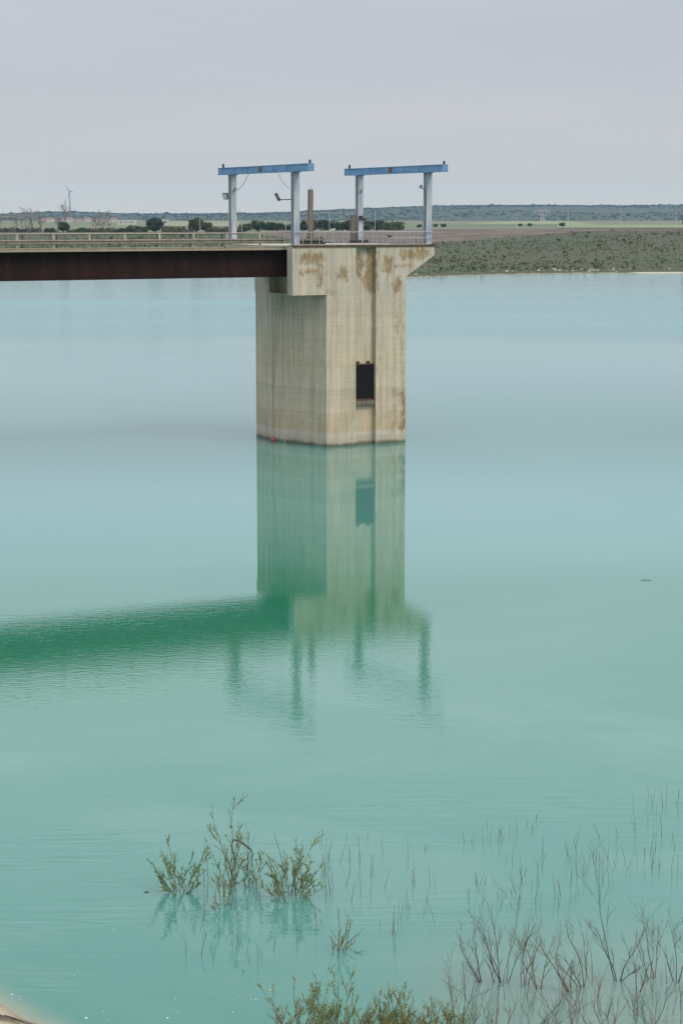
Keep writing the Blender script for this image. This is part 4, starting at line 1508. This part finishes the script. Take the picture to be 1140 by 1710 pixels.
TG = 'bare twig shrubs in the water'
bt = [(838, 1640, [(-4, 0, -20, 120), (0, 0, -14, 140), (6, 0, 4, 150), (2, 0, -52, 90), (8, 0, 22, 96), (-8, 0, -30, 66)], 'bushy bare shrub with straight upright stems, the fullest of the bare ones'),
      (874, 1646, [(0, 0, -14, 138), (4, 0, 4, 84), (-2, 0, -24, 96), (6, 0, 16, 60)], 'slim bare shrub right beside the fullest bare one'),
      (898, 1652, [(0, 0, -14, 110), (4, 0, 10, 90), (0, 0, -22, 70)], 'thin two-pronged bare shrub past the slim one'),
      (806, 1640, [(0, 0, -52, 60), (0, 0, -68, 88), (2, 0, -34, 74)], 'bare shrub leaning toward the leafy bushes'),
      (954, 1656, [(0, 0, -12, 60), (0, 0, -50, 104), (-2, 0, -34, 86)], 'bare shrub with a single kinked stem'),
      (972, 1648, [(0, 0, -20, 74), (2, 0, 8, 116), (0, 0, 24, 90), (-3, 0, -36, 48)], 'wispy pale bare shrub between the kinked stem and the big bent one'),
      (1028, 1638, [(0, 0, -36, 185), (2, 0, -18, 132), (3, 0, 16, 96), (4, 0, 22, 70)], 'big bent bare shrub, tallest of the bare ones'),
      (1088, 1634, [(0, 0, -22, 100), (2, 0, 12, 112), (4, 0, 26, 86), (-2, 0, -36, 76)], 'bare shrub with forked crossing stems near the frame edge'),
      (1062, 1655, [(0, 0, -8, 76), (2, 0, 10, 60)], 'short bare shrub in front of the forked one'),
      (1126, 1640, [(0, 0, -26, 60), (2, 0, -8, 90), (4, 0, 14, 76)], 'thin bare shrub closest to the frame edge'),
      (762, 1735, [(-2, 0, -26, 120), (2, 0, 8, 140), (6, 0, 36, 132), (0, 0, -6, 104), (10, 0, 50, 90)], 'tall bare twigs rising behind the leafy bushes at the near edge'),
      (822, 1742, [(0, 0, -16, 96), (3, 0, 14, 112), (8, 0, 34, 80), (-6, 0, -30, 70)], 'bare brush at the near edge beside the tall twigs'),
      (884, 1748, [(0, 0, -10, 90), (3, 0, 18, 104), (8, 0, -30, 76), (2, 0, 34, 60)], 'tangled bare brush in the middle of the near edge'),
      (946, 1750, [(0, 0, -20, 92), (3, 0, 8, 100), (6, 0, 26, 84), (-6, 0, -34, 50)], 'low brown bare brush past the tangled one'),
      (1010, 1752, [(0, 0, -46, 128), (3, 0, -10, 92), (4, 0, 20, 84), (-2, 0, -66, 96)], 'bare brush with long slanting stems at the near edge'),
      (1072, 1752, [(0, 0, -14, 90), (3, 0, 12, 110), (5, 0, 30, 70)], 'upright bare brush under the forked shrub'),
      (1124, 1750, [(0, 0, -24, 92), (3, 0, 4, 118), (-4, 0, -44, 70)], 'bare brush in the near corner of the frame')]
for k, (bx, by, st, lb) in enumerate(bt):
    far_ = by < 1700
    shrub('bare_shrub', lb, (bx, by), [(a, b_, c, d) for a, b_, c, d in st], 400 + k, rad=0.0115 if far_ else 0.0095, lev=2, group=TG, stem_mat='twig' if k % 3 else 'twig_dark', spread=0.34, bend=0.125,
          forks=(4, 5, 6), ratio=(0.28, 0.5), zb=None if far_ else 0.0)

# single stems standing in the water
r3 = random.Random(77)
st_list = []
named = [(535, 1468, 1382), (548, 1450, 1396), (566, 1440, 1385), (584, 1440, 1408), (600, 1446, 1418), (681, 1432, 1386), (693, 1476, 1450), (709, 1420, 1404), (715, 1416, 1408), (775, 1408, 1386), (789, 1410, 1392), (806, 1412, 1372),
         (816, 1404, 1376), (831, 1406, 1382), (863, 1394, 1362), (880, 1380, 1366), (888, 1386, 1370), (905, 1426, 1392), (966, 1440, 1410), (1014, 1440, 1398), (1028, 1448, 1438), (1045, 1440, 1408), (1060, 1400, 1340), (1088, 1348, 1308), (1106, 1348, 1322),
         (1128, 1342, 1334), (1092, 1442, 1428), (1061, 1444, 1420), (926, 1500, 1456), (932, 1512, 1480), (620, 1506, 1480), (652, 1500, 1488), (655, 1562, 1510), (634, 1548, 1530), (660, 1590, 1548), (586, 1506, 1480), (576, 1560, 1526), (878, 1464, 1448),
         (895, 1476, 1440), (800, 1490, 1466), (1100, 1450, 1430), (346, 1462, 1396), (342, 1480, 1444), (430, 1610, 1570), (438, 1600, 1576), (310, 1598, 1560), (336, 1596, 1556), (526, 1560, 1500), (1012, 1545, 1500)]
for a in named:
    st_list.append(a)
for (x0, x1, y0, y1, n, h0, h1) in ((770, 900, 1370, 1412, 8, 10, 26), (940, 1136, 1390, 1470, 20, 14, 46), (840, 1000, 1440, 1520, 18, 14, 48), (590, 730, 1470, 1560, 14, 14, 44), (535, 640, 1400, 1480, 9, 14, 44), (760, 830, 1470, 1510, 8, 10, 28), (1060, 1136, 1330, 1390, 6, 12, 40), (770, 1136, 1640, 1706, 34, 18, 66), (450, 560, 1440, 1510, 16, 24, 80), (345, 450, 1440, 1530, 12, 18, 60), (300, 560, 1530, 1610, 10, 12, 40)):
    for k in range(n):
        yb = r3.uniform(y0, y1)
        st_list.append((r3.uniform(x0, x1), yb, yb - r3.uniform(h0, h1)))
zones = [('thin bare stem poking up among the reflections of the bare shrubs', 2000, 3200), ('thin bare stem poking from the water beside the dense shrub', 520, 612), ('thin bare stem poking from open water between the shrubs and the twigs', 612, 750),
         ('thin bare stem in the far scattered line beyond the bare shrubs', 750, 940), ('thin bare stem near the frame edge beyond the bare shrubs', 940, 1141), ('thin bare stem poking from the water among the leafy shrubs', 0, 520)]
for k, (bx, by, ty) in enumerate(st_list):
    lb = next(z_[0] for z_ in zones if z_[1] <= (bx + 2000 if by > 1620 else bx) < z_[2])
    g_, s = px_base(bx, by)
    mb = MB()
    up = (by - ty) * s
    sprout(mb, None, Vector((0, 0, -0.1)), Vector((r3.gauss(0, 0.10), r3.gauss(0, 0.1), 1)).normalized(), up + 0.1, r3.uniform(0.0045, 0.0085), 1 if r3.random() < 0.55 else 0, r3, 0, 0.05, 0.06, 0.03, (1, 2, 3), 0.28)
    o = mb.build('dry_sapling', M['twig_dark'] if r3.random() < 0.6 else M['twig'], None, g_)
    tag(o, lb, 'sapling', 'single stems standing in the water: ' + lb[10:60])

# ------------------------------------------------------------------ small things floating on the water
fk = [(6, 1656, 1.0), (20, 1661, 3.4), (33, 1664, 1.2), (22, 1668, 1.4), (34, 1669, 1.6), (124, 1629, 1.4), (137, 1633, 0.9), (144, 1700, 4.0), (172, 1689, 1.5), (189, 1553, 1.2), (280, 1700, 3.2), (293, 1667, 1.6), (290, 1684, 1.4), (298, 1691, 1.4), (182, 1704, 1.0),
      (352, 1694, 1.4), (366, 1694, 1.0), (389, 1670, 1.4), (389, 1691, 1.8), (420, 1669, 1.4), (427, 1669, 2.0), (451, 1653, 2.6), (400, 1601, 1.0)]
for k, (px, py, s) in enumerate(fk):
    g_, pm = px_base(px, py)
    mb = MB()
    mb.blob((0, 0, 0.002), s * pm * 0.7, s * pm * 0.6 + 0.006, 0.007, r3, 2, 0.35)
    o = mb.build('foam_fleck', M['foam'], None, g_, r3.uniform(-0.4, 0.4), True)
    if px < 60: lb = 'tiny white foam fleck floating close to the sandy corner'
    elif px < 240: lb = 'tiny white foam fleck floating between the sandy corner and the shrubs'
    elif px < 340: lb = 'tiny white foam fleck floating below the first leafy shrub reflection'
    else: lb = 'tiny white foam fleck floating near the feathery bushes'
    tag(o, lb, 'foam fleck', 'foam flecks on the water: ' + lb[31:])
g_, pm = px_base(245, 1490)
mb = MB()
mb.blob((0, 0, 0.006), 0.05, 0.03, 0.012, r3, 2, 0.3)
tag(mb.build('dead_leaf', M['twig_dark'], None, g_, 0.2, True), 'small dark leaf floating beside the outermost leafy shrub', 'leaf')
g_, pm = px_base(1078, 969)
mb = MB()
for k in range(6):
    mb.blob((-0.15 + k * 0.06, r3.uniform(-0.06, 0.06), 0.0), r3.uniform(0.05, 0.09), r3.uniform(0.08, 0.13), 0.018, r3, 2, 0.3)
tag(mb.build('floating_weed', M['weed'], None, g_, 0.1, True), 'small green patch of weed floating alone on open water', 'weed')
# dead branches lying on the sandy corner
mb = MB()
for k in range(4):
    a = Vector((-6.35 + 0.15 * k, 32.05 - 0.05 * k, 0.0))
    b_ = a + Vector((0.5 + 0.1 * k, -0.35, 0.0))
    pts = [a.lerp(b_, t / 5) + Vector((0, 0, 0.03 * math.sin(t * 2.1 + k))) for t in range(6)]
    pts = [Vector((p.x, p.y, max(0.02, bank_z(p.x, p.y) + 0.02) + 0.015 * k)) for p in pts]
    mb.tube(pts, [0.014, 0.013, 0.012, 0.010, 0.008, 0.005], 5)
tag(mb.build('driftwood', M['twig_dark']), 'dark dead sticks lying on the sandy corner of the bank', 'driftwood')

# ------------------------------------------------------------------ air
hz = MB()
hz.box(-3050, 3050, -70, 8000, -6.0, 140)
m, nt, b = material('haze_air')
nt.n.remove(b)
pv = nt.new('ShaderNodeVolumePrincipled')
pv.inputs['Color'].default_value = (0.47, 0.72, 1.0, 1)
pv.inputs['Density'].default_value = 0.000047
pv.inputs['Anisotropy'].default_value = 0.0
nt.l.new(pv.outputs[0], nt.n['Material Output'].inputs['Volume'])
tag(hz.build('haze', m), 'pale haze in the distant air', 'haze', kind='stuff')
